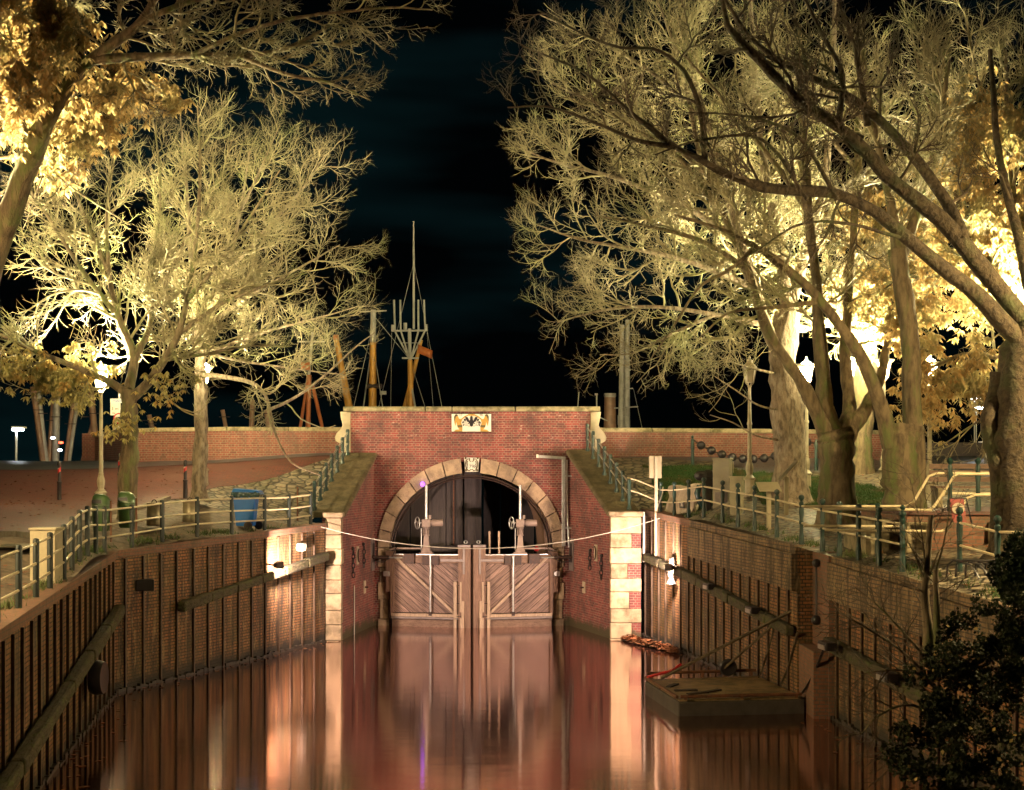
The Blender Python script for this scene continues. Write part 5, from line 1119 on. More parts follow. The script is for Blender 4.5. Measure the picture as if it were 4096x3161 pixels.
mast('weathered boat funnel left of the grey columns', [('funnel', 'brown_mast', [(2440, 1720, 0), (2440, 1590, 0)], [.32, .28]), ('funnel_top', 'grey_mast', [(2440, 1589, 0), (2440, 1574, 0)], .30), ('rail', 'grey_mast', [(2400, 1670, -.3), (2430, 1684, -.3)], .03), ('whip', 'grey_mast', [(2473, 1700, -.3), (2473, 1662, -.3)], .03)], base=(2440, 1720), name='ship_funnel')
mast('thin single whip aerial above the right part of the coping', [('whip', 'grey_mast', [(2306, 1690, 0), (2316, 1568, 0)], .022)], base=(2306, 1690), name='whip_aerial')
mast('short post with a small lamp above the right end of the coping', [('post', 'grey_mast', [(2387, 1690, 0), (2387, 1575, 0)], .035), ('lamp', 'grey_mast', [(2379, 1578, 0), (2391, 1578, 0)], .05)], base=(2387, 1690), name='lamp_mast')
for i, (x0, x1, y1, mt, rad, lab) in enumerate(((172, 133, 1548, 'brown_mast', .15, 'leftmost brown net boom of the cluster at the left edge'), (185, 150, 1548, 'grey_mast', .13, 'grey net boom beside the leftmost brown one'), (222, 228, 1540, 'grey_mast', .17, 'upright grey mast in the middle of the left boom cluster'), (195, 215, 1600, 'brown_mast', .13, 'short brown boom left of the upright grey mast'),
        (262, 298, 1560, 'brown_mast', .10, 'brown boom leaning right of the upright grey mast'), (275, 315, 1570, 'grey_mast', .10, 'grey boom leaning right of the upright grey mast'), (390, 362, 1560, 'brown_mast', .16, 'brown boom rising behind the end of the left dike wall'), (330, 372, 1690, 'brown_mast', .11, 'slanting short brown boom behind the end of the left dike wall'),
        (570, 580, 1720, 'brown_mast', .1, 'brown mast stump just right of the nearest trunk above the dike wall'), (610, 596, 1660, 'brown_mast', .12, 'brown boom over the dike wall between the two left trunks'), (1005, 1010, 1600, 'brown_mast', .12, 'dim brown mast above the dike wall in the twigs'), (1075, 1065, 1640, 'brown_mast', .12, 'dim brown mast beside the drooping branch'), (905, 890, 1640, 'brown_mast', .10, 'dim brown mast right of the scaly trunk'))):
    mast(lab, [('boom', mt, [(x0, 1850 if x0 < 400 else 1720, .1*i), (x1, y1, .1*i)], rad), ('crossbar', 'iron', [((x0+x1)/2-22, 1640+14*(i % 5), .1*i-.2), ((x0+x1)/2+22, 1640+14*(i % 5), .1*i-.2)], .02)], base=(x0, 1850), name='ship_boom')
for x, y, mt, lab in ((211, 1752, 'lit_small', 'small white ship light among the left booms, upper'), (240, 1801, 'lit_small', 'small white ship light among the left booms, lower'), (244, 1771, 'lit_red', 'small red ship light among the left booms')):
    o = MB().ball(P(x, y, YM-1), .06, 8, 5, (2, 1, 1)).build('ship_light', M[mt], None, smooth=60); tag(o, lab, 'ship light')

# ------------------------------------------------------------------ trees: explicit limbs, then four orders of side shoots grown in numpy
def tube_batch(Pn, Rn, ns, rng):
    n, K, _ = Pn.shape; T = np.empty_like(Pn); T[:, 1:-1] = Pn[:, 2:]-Pn[:, :-2]; T[:, 0] = Pn[:, 1]-Pn[:, 0]; T[:, -1] = Pn[:, -1]-Pn[:, -2]; T = nrm(T)
    ref = nrm(rng.normal(size=(n, 1, 3))); a = nrm(np.cross(T, np.broadcast_to(ref, T.shape))); b = np.cross(T, a)
    g = 2*np.pi*np.arange(ns)/ns
    V = Pn[:, :, None, :] + Rn[:, :, None, None]*(np.cos(g)[None, None, :, None]*a[:, :, None, :]+np.sin(g)[None, None, :, None]*b[:, :, None, :])
    i = np.arange(n)[:, None, None]*(K*ns); k = np.arange(K-1)[None, :, None]*ns; s = np.arange(ns)[None, None, :]; s2 = (s+1) % ns
    q = np.stack([i+k+s, i+k+s2, i+k+ns+s2, i+k+ns+s], -1).reshape(-1, 4)
    return V.reshape(-1, 3), q
def join(parts):
    V = []; Q = []; o = 0
    for v, q in parts: V.append(v); Q.append(q+o); o += len(v)
    return np.concatenate(V), np.concatenate(Q)
def smooth_path(pts, n):
    p = np.array(pts, float); p = np.vstack([2*p[0]-p[1], p, 2*p[-1]-p[-2]]); m = len(p)-3; out = []
    for u in np.linspace(0, m-1e-6, n):
        i = int(u); t = u-i; a, b, c, d = p[i:i+4]
        out.append(.5*(2*b+(c-a)*t+(2*a-5*b+4*c-d)*t*t+(3*b-a-3*c+d)*t**3))
    return np.array(out)
def grow(p0, d0, L, r0, r1, K, rng, jit, up0, up1):
    n = len(p0); Pn = np.empty((n, K, 3)); d = nrm(d0); p = p0.copy(); st = (L/(K-1))[:, None]
    for k in range(K):
        Pn[:, k] = p; s = k/(K-1)
        d = nrm(d+rng.normal(0, jit, (n, 3))+np.array([0, 0, 1.])*(up0+(up1-up0)*s)); p = p+d*st
    Rn = r0[:, None]+(r1-r0)[:, None]*np.linspace(0, 1, K)[None]
    return Pn, Rn
def shoots(Pn, Rn, m, t0, t1, ang, rng, out=None, outw=0):
    """m child starts along every polyline: positions, directions, parent radius, parameter"""
    n, K, _ = Pn.shape; t = t0+(t1-t0)*(np.arange(m)[None]+rng.random((n, m)))/m; u = t*(K-1); i = np.minimum(u.astype(int), K-2); f = (u-i)[..., None]
    ii = np.arange(n)[:, None]; a, b = Pn[ii, i], Pn[ii, i+1]; p = a+(b-a)*f; T = nrm(b-a); r = Rn[ii, i]
    w = rng.normal(size=T.shape); w = nrm(w-(w*T).sum(-1, keepdims=True)*T); an = np.radians(ang)*(.7+.6*rng.random((n, m)))[..., None]
    d = np.cos(an)*T+np.sin(an)*w
    if out is not None: d = nrm(d+outw*nrm(p-out))
    return p.reshape(-1, 3), d.reshape(-1, 3), r.reshape(-1), t.reshape(-1)

def leaves_at(p, rng, size, nl=5, droop=.9):
    n = len(p); V = []; az0 = rng.uniform(0, 6.28, n)
    for k in range(nl):
        az = az0+2*np.pi*k/nl+rng.normal(0, .2, n); L = size*rng.uniform(.7, 1.15, n); el = -droop*rng.uniform(.4, 1.2, n)
        d = np.stack([np.cos(az)*np.cos(el), np.sin(az)*np.cos(el), np.sin(el)], 1); s = np.stack([-np.sin(az), np.cos(az), 0*az], 1)+rng.normal(0, .25, (n, 3)); s = nrm(s)
        w = (L*.20)[:, None]; L_ = L[:, None]; dn = np.array([0, 0, -1.])
        b0 = p+d*L_*.06; m0 = p+d*L_*.62+dn*L_*.02; t = p+d*L_+dn*L_*.16
        V.append(np.stack([b0, m0+s*w, t, m0-s*w], 1))
    V = np.stack(V, 1).reshape(-1, 3); return V, np.arange(len(V)).reshape(-1, 4)

def tree(name, label, base, limbs, ell, cfg, seed, bark, twig, leaf=None, group='trees on the canal banks', trunk_n=1):
    """limbs: list of (path as (x,y,Y) photo points, r_start, r_end, t0 where shoots begin or None)"""
    rng = np.random.default_rng(seed); r = thing(name, base, label, 'tree', group); parts = []; L0 = []
    for (pts, r0, r1, t0) in limbs:
        pw = [P(*q) for q in pts]
        K = 22; pp = smooth_path(pw, K); ln = np.linalg.norm(np.diff(pp, axis=0), axis=1).sum()
        wob = np.cumsum(rng.normal(0, .010*ln/10, (K, 3)), axis=0); wob -= np.linspace(0, 1, K)[:, None]*wob[-1]; pp = pp+wob*(1 if r0 < .3 else .4)
        rr = r0+(r1-r0)*np.linspace(0, 1, K)**.8
        if t0 is None or r0 > .2: rr = rr*(1+.06*rng.normal(size=K))
        if t0 is None: rr[:4] *= np.array([1.5, 1.22, 1.08, 1.02])
        parts.append((pp, rr, r0)); 
        if t0 is not None: L0.append((pp, rr, t0, ln))
    tv = []
    for pp, rr, r0 in parts:
        ns = 18 if r0 > .2 else 10 if r0 > .08 else 7
        v, q = tube_batch(pp[None], rr[None], ns, rng)
        if r0 > .15:      # gnarled surface
            v = v+ (np.sin(v[:, 2:]*3.1+v[:, :1]*9)+np.sin(v[:, 2:]*7.3+v[:, 1:2]*11)+rng.normal(0, .5, (len(v), 1)))*.05*r0*nrm(rng.normal(size=(len(v), 3))*.25+nrm(v-np.repeat(pp, ns, 0)))
        tv.append((v, q))
    v, q = join(tv); fast_mesh('trunk', v, q, bark, r)
    # shoots
    ctr = np.array(ell[0]); rad = np.array(ell[1]); tw = []; tips = []
    def keep(e, slack): return (((e-ctr)/rad)**2).sum(1) < slack
    P0 = []; D0 = []; Rr = []; LL_ = []
    for pp, rr, t0, ln in L0:
        m = max(2, int(cfg['d1']*ln*(1-t0))); p, d, rp_, t = shoots(pp[None], rr[None], m, t0, 1.0, 55, rng, ctr-np.array([0, 0, rad[2]*.6]), .35)
        P0.append(p); D0.append(d); Rr.append(rp_); LL_.append(cfg['l1']*(1.15-.55*t)*rng.uniform(.6, 1.25, len(p)))
    p, d, rp_, L = map(np.concatenate, (P0, D0, Rr, LL_))
    r0 = np.minimum(rp_*.6, cfg['r'][0])
    Pn, Rn = grow(p, d, L, r0, r0*.45, 9, rng, .17, cfg['up'][0], cfg['up'][1])
    k = keep(Pn[:, -1], 1.25); Pn, Rn, L = Pn[k], Rn[k], L[k]; tw.append(tube_batch(Pn, Rn, 5, rng))
    cur = (Pn, Rn, L); allp = []
    for lev, (m, ratio, K, ns, ang, jit) in enumerate(cfg['lev']):
        Pn, Rn, L = cur; p, d, rp_, t = shoots(Pn, Rn, m, .15, 1.0, ang, rng, ctr-np.array([0, 0, rad[2]*.4]), .18)
        Lc = np.repeat(L, m)*ratio*(1.1-.45*t)*rng.uniform(.55, 1.3, len(p)); Lc = np.clip(Lc, cfg['lmin'][lev], None)
        r0 = np.minimum(rp_*.75, cfg['r'][lev+1]); P2, R2 = grow(p, d, Lc, r0, r0*.5, K, rng, jit, cfg['up'][0]*.6, cfg['up'][1]*1.2)
        k = keep(P2[:, -1], 1.05+.2*rng.random(len(P2))); P2, R2, Lc = P2[k], R2[k], Lc[k]
        tw.append(tube_batch(P2, R2, ns, rng)); cur = (P2, R2, Lc); allp.append(P2)
    v, q = join(tw); fast_mesh('crown', v, q, twig, r)
    if leaf:
        mat, n, size, cen, rd = leaf; pts = np.concatenate([x[:, -1] for x in allp[-2:]])
        w = np.zeros(len(pts), bool)
        for c_, r_ in zip(cen, rd): w |= (((pts-np.array(c_))/np.array(r_))**2).sum(1) < rng.uniform(.0, 1.25, len(pts))**1.3
        pts = pts[w]
        ex = int(n*.1); kk = rng.integers(0, len(cen), ex); fill = np.array(cen)[kk]+nrm(rng.normal(size=(ex, 3)))*rng.random((ex, 1))**.5*np.array(rd)[kk]*.8
        if len(pts): 
            pts = pts[rng.integers(0, len(pts), min(n, len(pts)*3))]+rng.normal(0, .05, (min(n, len(pts)*3), 3))
            lv, lq = leaves_at(np.concatenate([pts, fill]), rng, size); fast_mesh('leaves', lv, lq, M[mat], r, smooth=False)
    return r

#            density of boughs, bough length, radii per order, (upturn at start, at tip), then (children, length ratio, points, sides, angle, wobble)
CFG = dict(d1=3.0, l1=1.9, r=(.038, .023, .0145, .0105), up=(-.03, .15), lmin=(.6, .34, .2),
           lev=((6, .68, 10, 4, 44, .12), (7, .45, 6, 3, 48, .14), (2, .58, 5, 3, 46, .15)))
def C(**k): c = dict(CFG); c.update(k); return c
px = lambda x, y, Y: tuple(P(x, y, Y))
# left bank
b = on_ground(509, 2108, 35.5)
tree('chestnut_tree', 'bare chestnut with a smooth dark trunk and spreading limbs beside the left lantern', b,
  [([(505, 2115, 35.6), (512, 1950, 35.5), (520, 1750, 35.5), (516, 1560, 35.5)], .25, .20, None),
   ([(512, 1580, 35.5), (440, 1530, 35.3), (330, 1480, 35.0), (190, 1425, 34.6), (20, 1350, 34.2), (-150, 1250, 34)], .12, .03, .12),
   ([(518, 1600, 35.5), (590, 1530, 35.3), (660, 1430, 35.1), (715, 1320, 34.8), (760, 1130, 34.6), (790, 900, 34.4), (800, 620, 34.4), (790, 420, 34.5)], .14, .02, .15),
   ([(516, 1560, 35.6), (540, 1420, 35.9), (480, 1260, 36.2), (440, 1100, 36.4), (430, 850, 36.6), (470, 560, 36.8)], .14, .02, .2),
   ([(540, 1430, 35.9), (600, 1290, 36.3), (610, 1100, 36.6), (640, 800, 37), (620, 500, 37)], .10, .02, .1),
   ([(700, 1350, 35), (860, 1230, 34.5), (1040, 1150, 34), (1230, 1090, 33.8)], .07, .018, .1), ([(460, 1250, 36.2), (330, 1080, 36), (200, 880, 35.8), (80, 700, 35.6)], .08, .018, .1),
   ([(750, 1200, 34.6), (900, 1020, 34.2), (1020, 840, 34), (1120, 680, 34)], .07, .018, .1), ([(600, 1290, 36.3), (720, 1000, 36.8), (860, 760, 37), (930, 560, 37.2)], .07, .018, .1),
   ([(440, 1100, 36.4), (330, 850, 36.6), (270, 640, 36.8), (260, 450, 37)], .07, .018, .1), ([(650, 1440, 35.1), (820, 1420, 34.6), (960, 1390, 34.2), (1080, 1380, 34)], .06, .018, .1)],
  (px(560, 1000, 35.6), (4.6, 4.0, 4.3)), C(d1=3.0, l1=1.7), 11, M['bark'], M['twig'], leaf=('leaf_yellow', 1500, .16, [px(330, 1480, 35), px(120, 1480, 34.4), px(640, 1560, 35), px(500, 1700, 34.8)], [(1.5, 1.6, .8), (1.3, 1.5, .8), (.9, 1.2, .9), (1.0, 1, .6)]))
b = on_ground(800, 2000, 41)
tree('chestnut_tree', 'bare chestnut with pale scaly bark and a long limb drooping over the left wing wall', b,
  [([(795, 2005, 41), (800, 1850, 41), (806, 1680, 41), (800, 1480, 41)], .23, .17, None),
   ([(800, 1500, 41), (900, 1510, 40.6), (1000, 1530, 40.2), (1060, 1580, 39.9), (1085, 1680, 39.6), (1110, 1760, 39.4), (1165, 1850, 39.2), (1280, 1900, 39.1)], .085, .018, .3),
   ([(1075, 1640, 39.8), (1180, 1590, 39.5), (1300, 1500, 39.3), (1420, 1390, 39.1), (1500, 1330, 39)], .05, .014, .15),
   ([(800, 1490, 41), (830, 1300, 40.8), (900, 1100, 40.5), (960, 850, 40.3), (1000, 600, 40.2)], .13, .02, .1), ([(800, 1480, 41), (780, 1250, 41.4), (760, 1000, 41.8), (740, 700, 42), (720, 450, 42)], .13, .02, .15),
   ([(830, 1300, 40.8), (1000, 1180, 40), (1180, 1080, 39.6), (1360, 980, 39.4)], .08, .016, .1), ([(900, 1100, 40.5), (1080, 900, 40), (1220, 740, 39.8), (1300, 620, 39.8)], .07, .016, .1),
   ([(810, 1420, 41), (1000, 1350, 40.2), (1200, 1290, 39.7), (1420, 1230, 39.4)], .07, .016, .1), ([(960, 850, 40.3), (1050, 660, 40), (1120, 500, 40)], .05, .014, .1), ([(850, 1420, 41), (1000, 1450, 41.6), (1200, 1480, 42), (1380, 1500, 42.2)], .05, .014, .1)],
  (px(960, 1060, 40.3), (4.4, 3.8, 4.9)), C(d1=2.4, l1=1.6), 12, M['bark_light'], M['twig'], leaf=('leaf_yellow', 500, .17, [px(860, 1640, 40.5)], [(1.3, 1.2, .8)]))
tree('leaning_tree', 'thick leaning trunk with mossy bark at the left edge, golden leaves above', (-10.2, 25.5, 3.2),
  [([(-230, 2300, 25.5), (-140, 1500, 25.5), (-40, 1060, 25.5), (70, 760, 25.3), (150, 560, 25), (260, 340, 24.8), (330, 250, 24.6)], .27, .15, None),
   ([(300, 290, 24.7), (430, 190, 24.4), (560, 90, 24.2), (650, -60, 24)], .12, .06, .2), ([(330, 250, 24.6), (520, 235, 24.3), (760, 225, 24), (960, 225, 23.8), (1150, 190, 23.6), (1330, 100, 23.5)], .10, .02, .15),
   ([(430, 190, 24.4), (620, 60, 24), (860, -20, 23.6), (1100, -60, 23.4)], .08, .02, .1), ([(960, 225, 23.8), (1150, 300, 23.5), (1320, 330, 23.3), (1480, 400, 23.2)], .045, .012, .1), ([(760, 225, 24), (1000, 120, 23.5), (1250, 60, 23.2), (1560, 30, 23.1), (1730, 40, 23)], .05, .012, .1),
   ([(260, 340, 24.8), (160, 200, 24.6), (60, 60, 24.4), (-60, -80, 24)], .1, .03, .1), ([(130, 600, 25), (60, 420, 24.6), (-60, 300, 24.4)], .06, .02, .1), ([(330, 250, 24.6), (300, 100, 25), (260, -60, 25.4)], .08, .03, .1)],
  (px(640, 120, 24.2), (5.0, 2.6, 1.75)), C(d1=3.2, l1=1.15, lmin=(.35, .2, .12), r=(.028, .017, .012, .0095), up=(-.05, .10)), 13, M['bark'], M['twig'],
  leaf=('leaf_gold', 2000, .15, [px(120, 250, 24.6), px(330, 330, 24.5), px(60, 520, 24.6)], [(1.25, 2, 1.3), (1.0, 1.6, .55), (.6, 1.6, .6)]))
tree('golden_tree', 'dark thin branched tree with golden leaves filling the upper left corner', (-12.5, 28, 3.3),
  [([(-480, 2200, 28), (-420, 1500, 28), (-330, 900, 28)], .22, .16, None), ([(-330, 900, 28), (-120, 640, 28), (120, 480, 28), (330, 400, 27.8), (560, 330, 27.6)], .09, .02, .2), ([(-330, 900, 28), (-180, 450, 28.3), (0, 200, 28.5), (200, 50, 28.6)], .1, .03, .2), ([(-120, 640, 28), (120, 640, 27.6), (300, 760, 27.4), (520, 900, 27.2)], .05, .012, .2), ([(-200, 700, 28), (-20, 350, 27.6), (160, 120, 27.4)], .06, .02, .1)],
  (px(150, 350, 28), (2.9, 2.6, 2.9)), C(d1=3.2, l1=1.3), 14, M['bark'], M['twig_dark'], leaf=('leaf_gold', 3600, .17, [px(120, 330, 28), px(330, 480, 28), px(560, 360, 27.8), px(230, 680, 27.6)], [(2.2, 2.4, 1.5), (1.2, 2, .7), (1.2, 1.6, .35), (.8, 1, .5)]))
# right bank
tree('chestnut_tree', 'bare chestnut with a straight pale lit trunk right beside the lawn', G(7.4, 38.2),
  [([(3162, 2030, 38), (3160, 1850, 38), (3150, 1650, 38), (3130, 1450, 38), (3150, 1250, 38)], .50, .33, None),
   ([(3135, 1450, 38), (3060, 1300, 37.8), (3020, 1150, 37.6), (2960, 960, 37.4), (2900, 760, 37.2), (2830, 500, 37), (2760, 250, 37), (2740, 60, 37)], .20, .03, .2), ([(3150, 1260, 38), (3120, 1000, 38.3), (3060, 700, 38.6), (3020, 350, 39), (3000, 0, 39)], .2, .05, .1), ([(3150, 1260, 38), (3220, 1000, 38.5), (3300, 700, 39), (3330, 300, 39.4), (3340, -60, 39.5)], .18, .05, .1),
   ([(3020, 1150, 37.6), (2800, 1060, 37), (2560, 1000, 36.6), (2330, 960, 36.4), (2150, 900, 36.2)], .10, .016, .1), ([(2960, 960, 37.4), (2720, 820, 37), (2480, 720, 36.7), (2260, 660, 36.5), (2100, 600, 36.5)], .10, .016, .1), ([(2900, 760, 37.2), (2660, 560, 36.9), (2420, 430, 36.7), (2200, 330, 36.6)], .09, .016, .1), ([(2830, 500, 37), (2620, 300, 36.8), (2380, 160, 36.7), (2160, 60, 36.6)], .08, .016, .1),
   ([(3060, 1300, 37.8), (2860, 1260, 37.2), (2640, 1230, 36.8), (2420, 1240, 36.5), (2230, 1290, 36.3)], .09, .016, .1), ([(2860, 1260, 37.2), (2700, 1330, 36.6), (2540, 1410, 36.4), (2400, 1420, 36.2)], .05, .014, .1), ([(3130, 1500, 38), (3040, 1480, 37.4), (2960, 1460, 37), (2880, 1430, 36.8)], .045, .014, .2), ([(3120, 1640, 37.8), (3030, 1620, 37.3), (2940, 1560, 37), (2850, 1500, 36.9)], .035, .012, .2), ([(3110, 1760, 37.8), (3020, 1740, 37.3), (2930, 1690, 37), (2840, 1660, 36.9)], .035, .012, .2), ([(2800, 620, 36.9), (2700, 200, 36.6), (2600, -60, 36.5)], .07, .02, .1)],
  (px(2640, 760, 37.2), (4.3, 4.0, 5.6)), C(d1=2.8, l1=1.7), 21, M['bark_light'], M['twig'])
tree('chestnut_tree', 'forked chestnut with three thick limbs opening low, second from the lawn', G(7.6, 33.2),
  [([(3350, 2110, 33), (3350, 1960, 33), (3345, 1800, 33), (3330, 1720, 33)], .42, .40, None),
   ([(3335, 1800, 33), (3290, 1700, 32.9), (3220, 1560, 32.7), (3130, 1420, 32.5), (3060, 1290, 32.3), (2990, 1080, 32.1), (2900, 860, 32), (2800, 600, 31.8)], .22, .04, .55), ([(3335, 1740, 33), (3300, 1600, 33.2), (3285, 1400, 33.4), (3270, 1150, 33.6), (3240, 850, 34), (3220, 500, 34.2), (3200, 100, 34.4)], .24, .05, .4), ([(3350, 1760, 33), (3400, 1650, 33.4), (3380, 1450, 33.8), (3390, 1200, 34), (3420, 800, 34.3), (3440, 300, 34.5)], .22, .05, .45), ([(3360, 1790, 33), (3450, 1660, 33.2), (3520, 1520, 33.6), (3560, 1300, 34), (3590, 900, 34.4)], .22, .05, .55),
   ([(2990, 1080, 32.1), (2800, 960, 31.8), (2580, 900, 31.6), (2380, 860, 31.5)], .08, .016, .1), ([(2900, 860, 32), (2720, 640, 31.8), (2520, 500, 31.6), (2340, 380, 31.6)], .08, .016, .1), ([(3240, 850, 34), (3060, 600, 34), (2880, 380, 34), (2700, 180, 34)], .09, .02, .1), ([(3420, 800, 34.3), (3560, 520, 34.6), (3680, 260, 34.8)], .09, .02, .1), ([(3220, 500, 34.2), (3080, 260, 34.3), (2960, 20, 34.4)], .07, .02, .1)],
  (px(3020, 640, 33.2), (4.4, 4, 5.2)), C(d1=2.2, l1=1.7), 22, M['bark'], M['twig'])
tree('chestnut_tree', 'double chestnut with a bulging lit trunk and one limb leaning far left', G(8.35, 30.2),
  [([(3610, 2165, 30), (3610, 1980, 30), (3600, 1820, 30), (3610, 1700, 30)], .45, .38, None), ([(3650, 2100, 30), (3660, 1900, 30.1), (3650, 1650, 30.2), (3640, 1400, 30.3), (3610, 1150, 30.5), (3590, 1000, 30.6)], .24, .19, None),
   ([(3560, 1790, 29.9), (3530, 1650, 29.8), (3470, 1500, 29.6), (3390, 1350, 29.4), (3280, 1210, 29.2), (3160, 1090, 29), (3020, 990, 28.8), (2880, 920, 28.7), (2700, 860, 28.6)], .20, .03, .5), ([(3590, 1010, 30.6), (3560, 800, 30.8), (3500, 520, 31), (3450, 200, 31.2)], .14, .04, .1), ([(3600, 1040, 30.6), (3680, 820, 30.8), (3760, 520, 31), (3800, 200, 31.2)], .14, .04, .1),
   ([(3280, 1210, 29.2), (3100, 1230, 29), (2920, 1250, 28.8), (2800, 1350, 28.7)], .06, .014, .1), ([(3500, 520, 31), (3300, 330, 31), (3120, 200, 31)], .07, .02, .1), ([(3020, 990, 28.8), (2920, 1080, 28.6), (2800, 1150, 28.5), (2700, 1300, 28.4), (2600, 1440, 28.3)], .05, .012, .1)],
  (px(3350, 640, 30.4), (4.0, 3.8, 4.6)), C(d1=2.2, l1=1.6), 23, M['bark'], M['twig'], leaf=('leaf_gold', 1500, .18, [px(3450, 1250, 30), px(3420, 1500, 29.5)], [(.9, 1.5, 1.0), (.5, .8, .3)]))
tree('chestnut_tree', 'nearest right chestnut with dark limbs sweeping far up and left', G(8.6, 24.2),
  [([(4075, 2240, 24), (4070, 2000, 24), (4066, 1750, 24), (4075, 1500, 24), (4120, 1300, 24)], .42, .33, None), ([(4000, 1500, 24.2), (3960, 1700, 24.1), (4000, 1900, 24), (4010, 2200, 24)], .12, .2, None),
   ([(4130, 1430, 24), (4010, 1300, 23.8), (3900, 1180, 23.6), (3780, 1090, 23.4), (3560, 915, 23), (3450, 830, 22.8), (3280, 775, 22.6), (3130, 770, 22.4), (2950, 720, 22.2), (2820, 655, 22), (2700, 590, 21.9), (2580, 500, 21.8), (2500, 430, 21.7)], .17, .03, .35),
   ([(4150, 1380, 24), (4020, 1180, 23.8), (3880, 1010, 23.5), (3780, 890, 23.3), (3650, 790, 23.1), (3540, 690, 22.9), (3450, 590, 22.7), (3340, 490, 22.5), (3230, 420, 22.4), (3130, 330, 22.3), (3030, 230, 22.2), (2920, 120, 22.1), (2890, 0, 22), (2880, -120, 22)], .18, .04, .3),
   ([(3850, 960, 23.4), (3790, 820, 23.5), (3660, 640, 23.4), (3560, 520, 23.3), (3450, 430, 23.2), (3340, 360, 23.1), (3150, 270, 23), (3000, 150, 22.9), (2900, 0, 22.8)], .12, .03, .1), ([(3450, 560, 22.8), (3360, 500, 22.9), (3370, 300, 23), (3280, 120, 23.1), (3200, -40, 23.2)], .07, .025, .1), ([(3470, 500, 23.2), (3440, 300, 23.4), (3420, 200, 23.5), (3350, 0, 23.6)], .06, .025, .1),
   ([(2820, 660, 22), (2800, 450, 21.9), (2740, 290, 21.8), (2630, 200, 21.7), (2480, 190, 21.6), (2320, 130, 21.5), (2150, 40, 21.4)], .05, .012, .1), ([(2700, 590, 21.9), (2540, 560, 21.7), (2400, 500, 21.6), (2200, 430, 21.5), (2030, 430, 21.4)], .045, .010, .1), ([(2500, 430, 21.7), (2350, 300, 21.6), (2200, 230, 21.5), (2080, 180, 21.4)], .03, .01, .1), ([(3350, 800, 22.6), (3200, 560, 22.3), (3000, 470, 22), (2760, 450, 21.8)], .04, .012, .1), ([(3230, 800, 22.5), (3050, 560, 22), (2800, 560, 21.8), (2620, 620, 21.6)], .035, .012, .1), ([(3600, 950, 23), (3400, 900, 22.6), (3200, 900, 22.2), (3000, 1020, 22)], .035, .012, .1), ([(4130, 1200, 24), (4060, 900, 24.2), (3990, 600, 24.4), (3960, 200, 24.6)], .12, .04, .2)],
  (px(3080, 420, 22.4), (4.6, 3.0, 2.6)), C(d1=1.7, l1=1.15, lmin=(.32, .2, .1), r=(.028, .017, .012, .0095)), 24, M['bark_shaded'], M['twig_dark'])
tree('golden_tree', 'tree full of golden leaves around the hidden lantern behind the rightmost trunk', G(12.3, 33.5),
  [([(4150, 2050, 33.5), (4130, 1700, 33.5), (4100, 1350, 33.4)], .3, .22, None), ([(4110, 1500, 33.5), (3980, 1430, 33), (3850, 1420, 32.5), (3720, 1480, 32.2), (3640, 1560, 32)], .09, .015, .15), ([(4100, 1350, 33.4), (3960, 1150, 33), (3860, 900, 32.8), (3800, 650, 32.6), (3780, 400, 32.6)], .14, .03, .1), ([(4100, 1350, 33.4), (4080, 1000, 33.6), (4040, 600, 33.8), (4020, 200, 34)], .15, .04, .1), ([(4110, 1600, 33.5), (3980, 1650, 33), (3860, 1720, 32.6), (3760, 1790, 32.4)], .05, .012, .15), ([(3960, 1150, 33), (3780, 1100, 32.6), (3640, 1100, 32.4), (3500, 1180, 32.2)], .07, .015, .1), ([(4060, 900, 33.6), (3900, 700, 33.8), (3700, 560, 34)], .07, .02, .1), ([(4040, 600, 33.8), (3920, 350, 34), (3860, 60, 34.2)], .06, .02, .1), ([(4050, 700, 33.8), (4120, 400, 33.6), (4150, 100, 33.5)], .07, .02, .1), ([(3800, 650, 32.6), (3700, 380, 32.6), (3640, 100, 32.6)], .05, .02, .1)],
  (px(3900, 850, 33), (3.2, 3.4, 6.0)), C(d1=3.0, l1=1.5), 25, M['bark'], M['twig'], leaf=('leaf_gold', 5200, .18, [px(3900, 1250, 33), px(3700, 1220, 32.6), px(4000, 900, 33.2), px(3800, 1550, 32.6), px(4060, 1150, 33.6)], [(1.9, 2.6, 1.9), (1.6, 2.2, 1.2), (1.8, 2.8, 3.4), (1.6, 1.6, 1.1), (1.6, 2, 1.6)]))
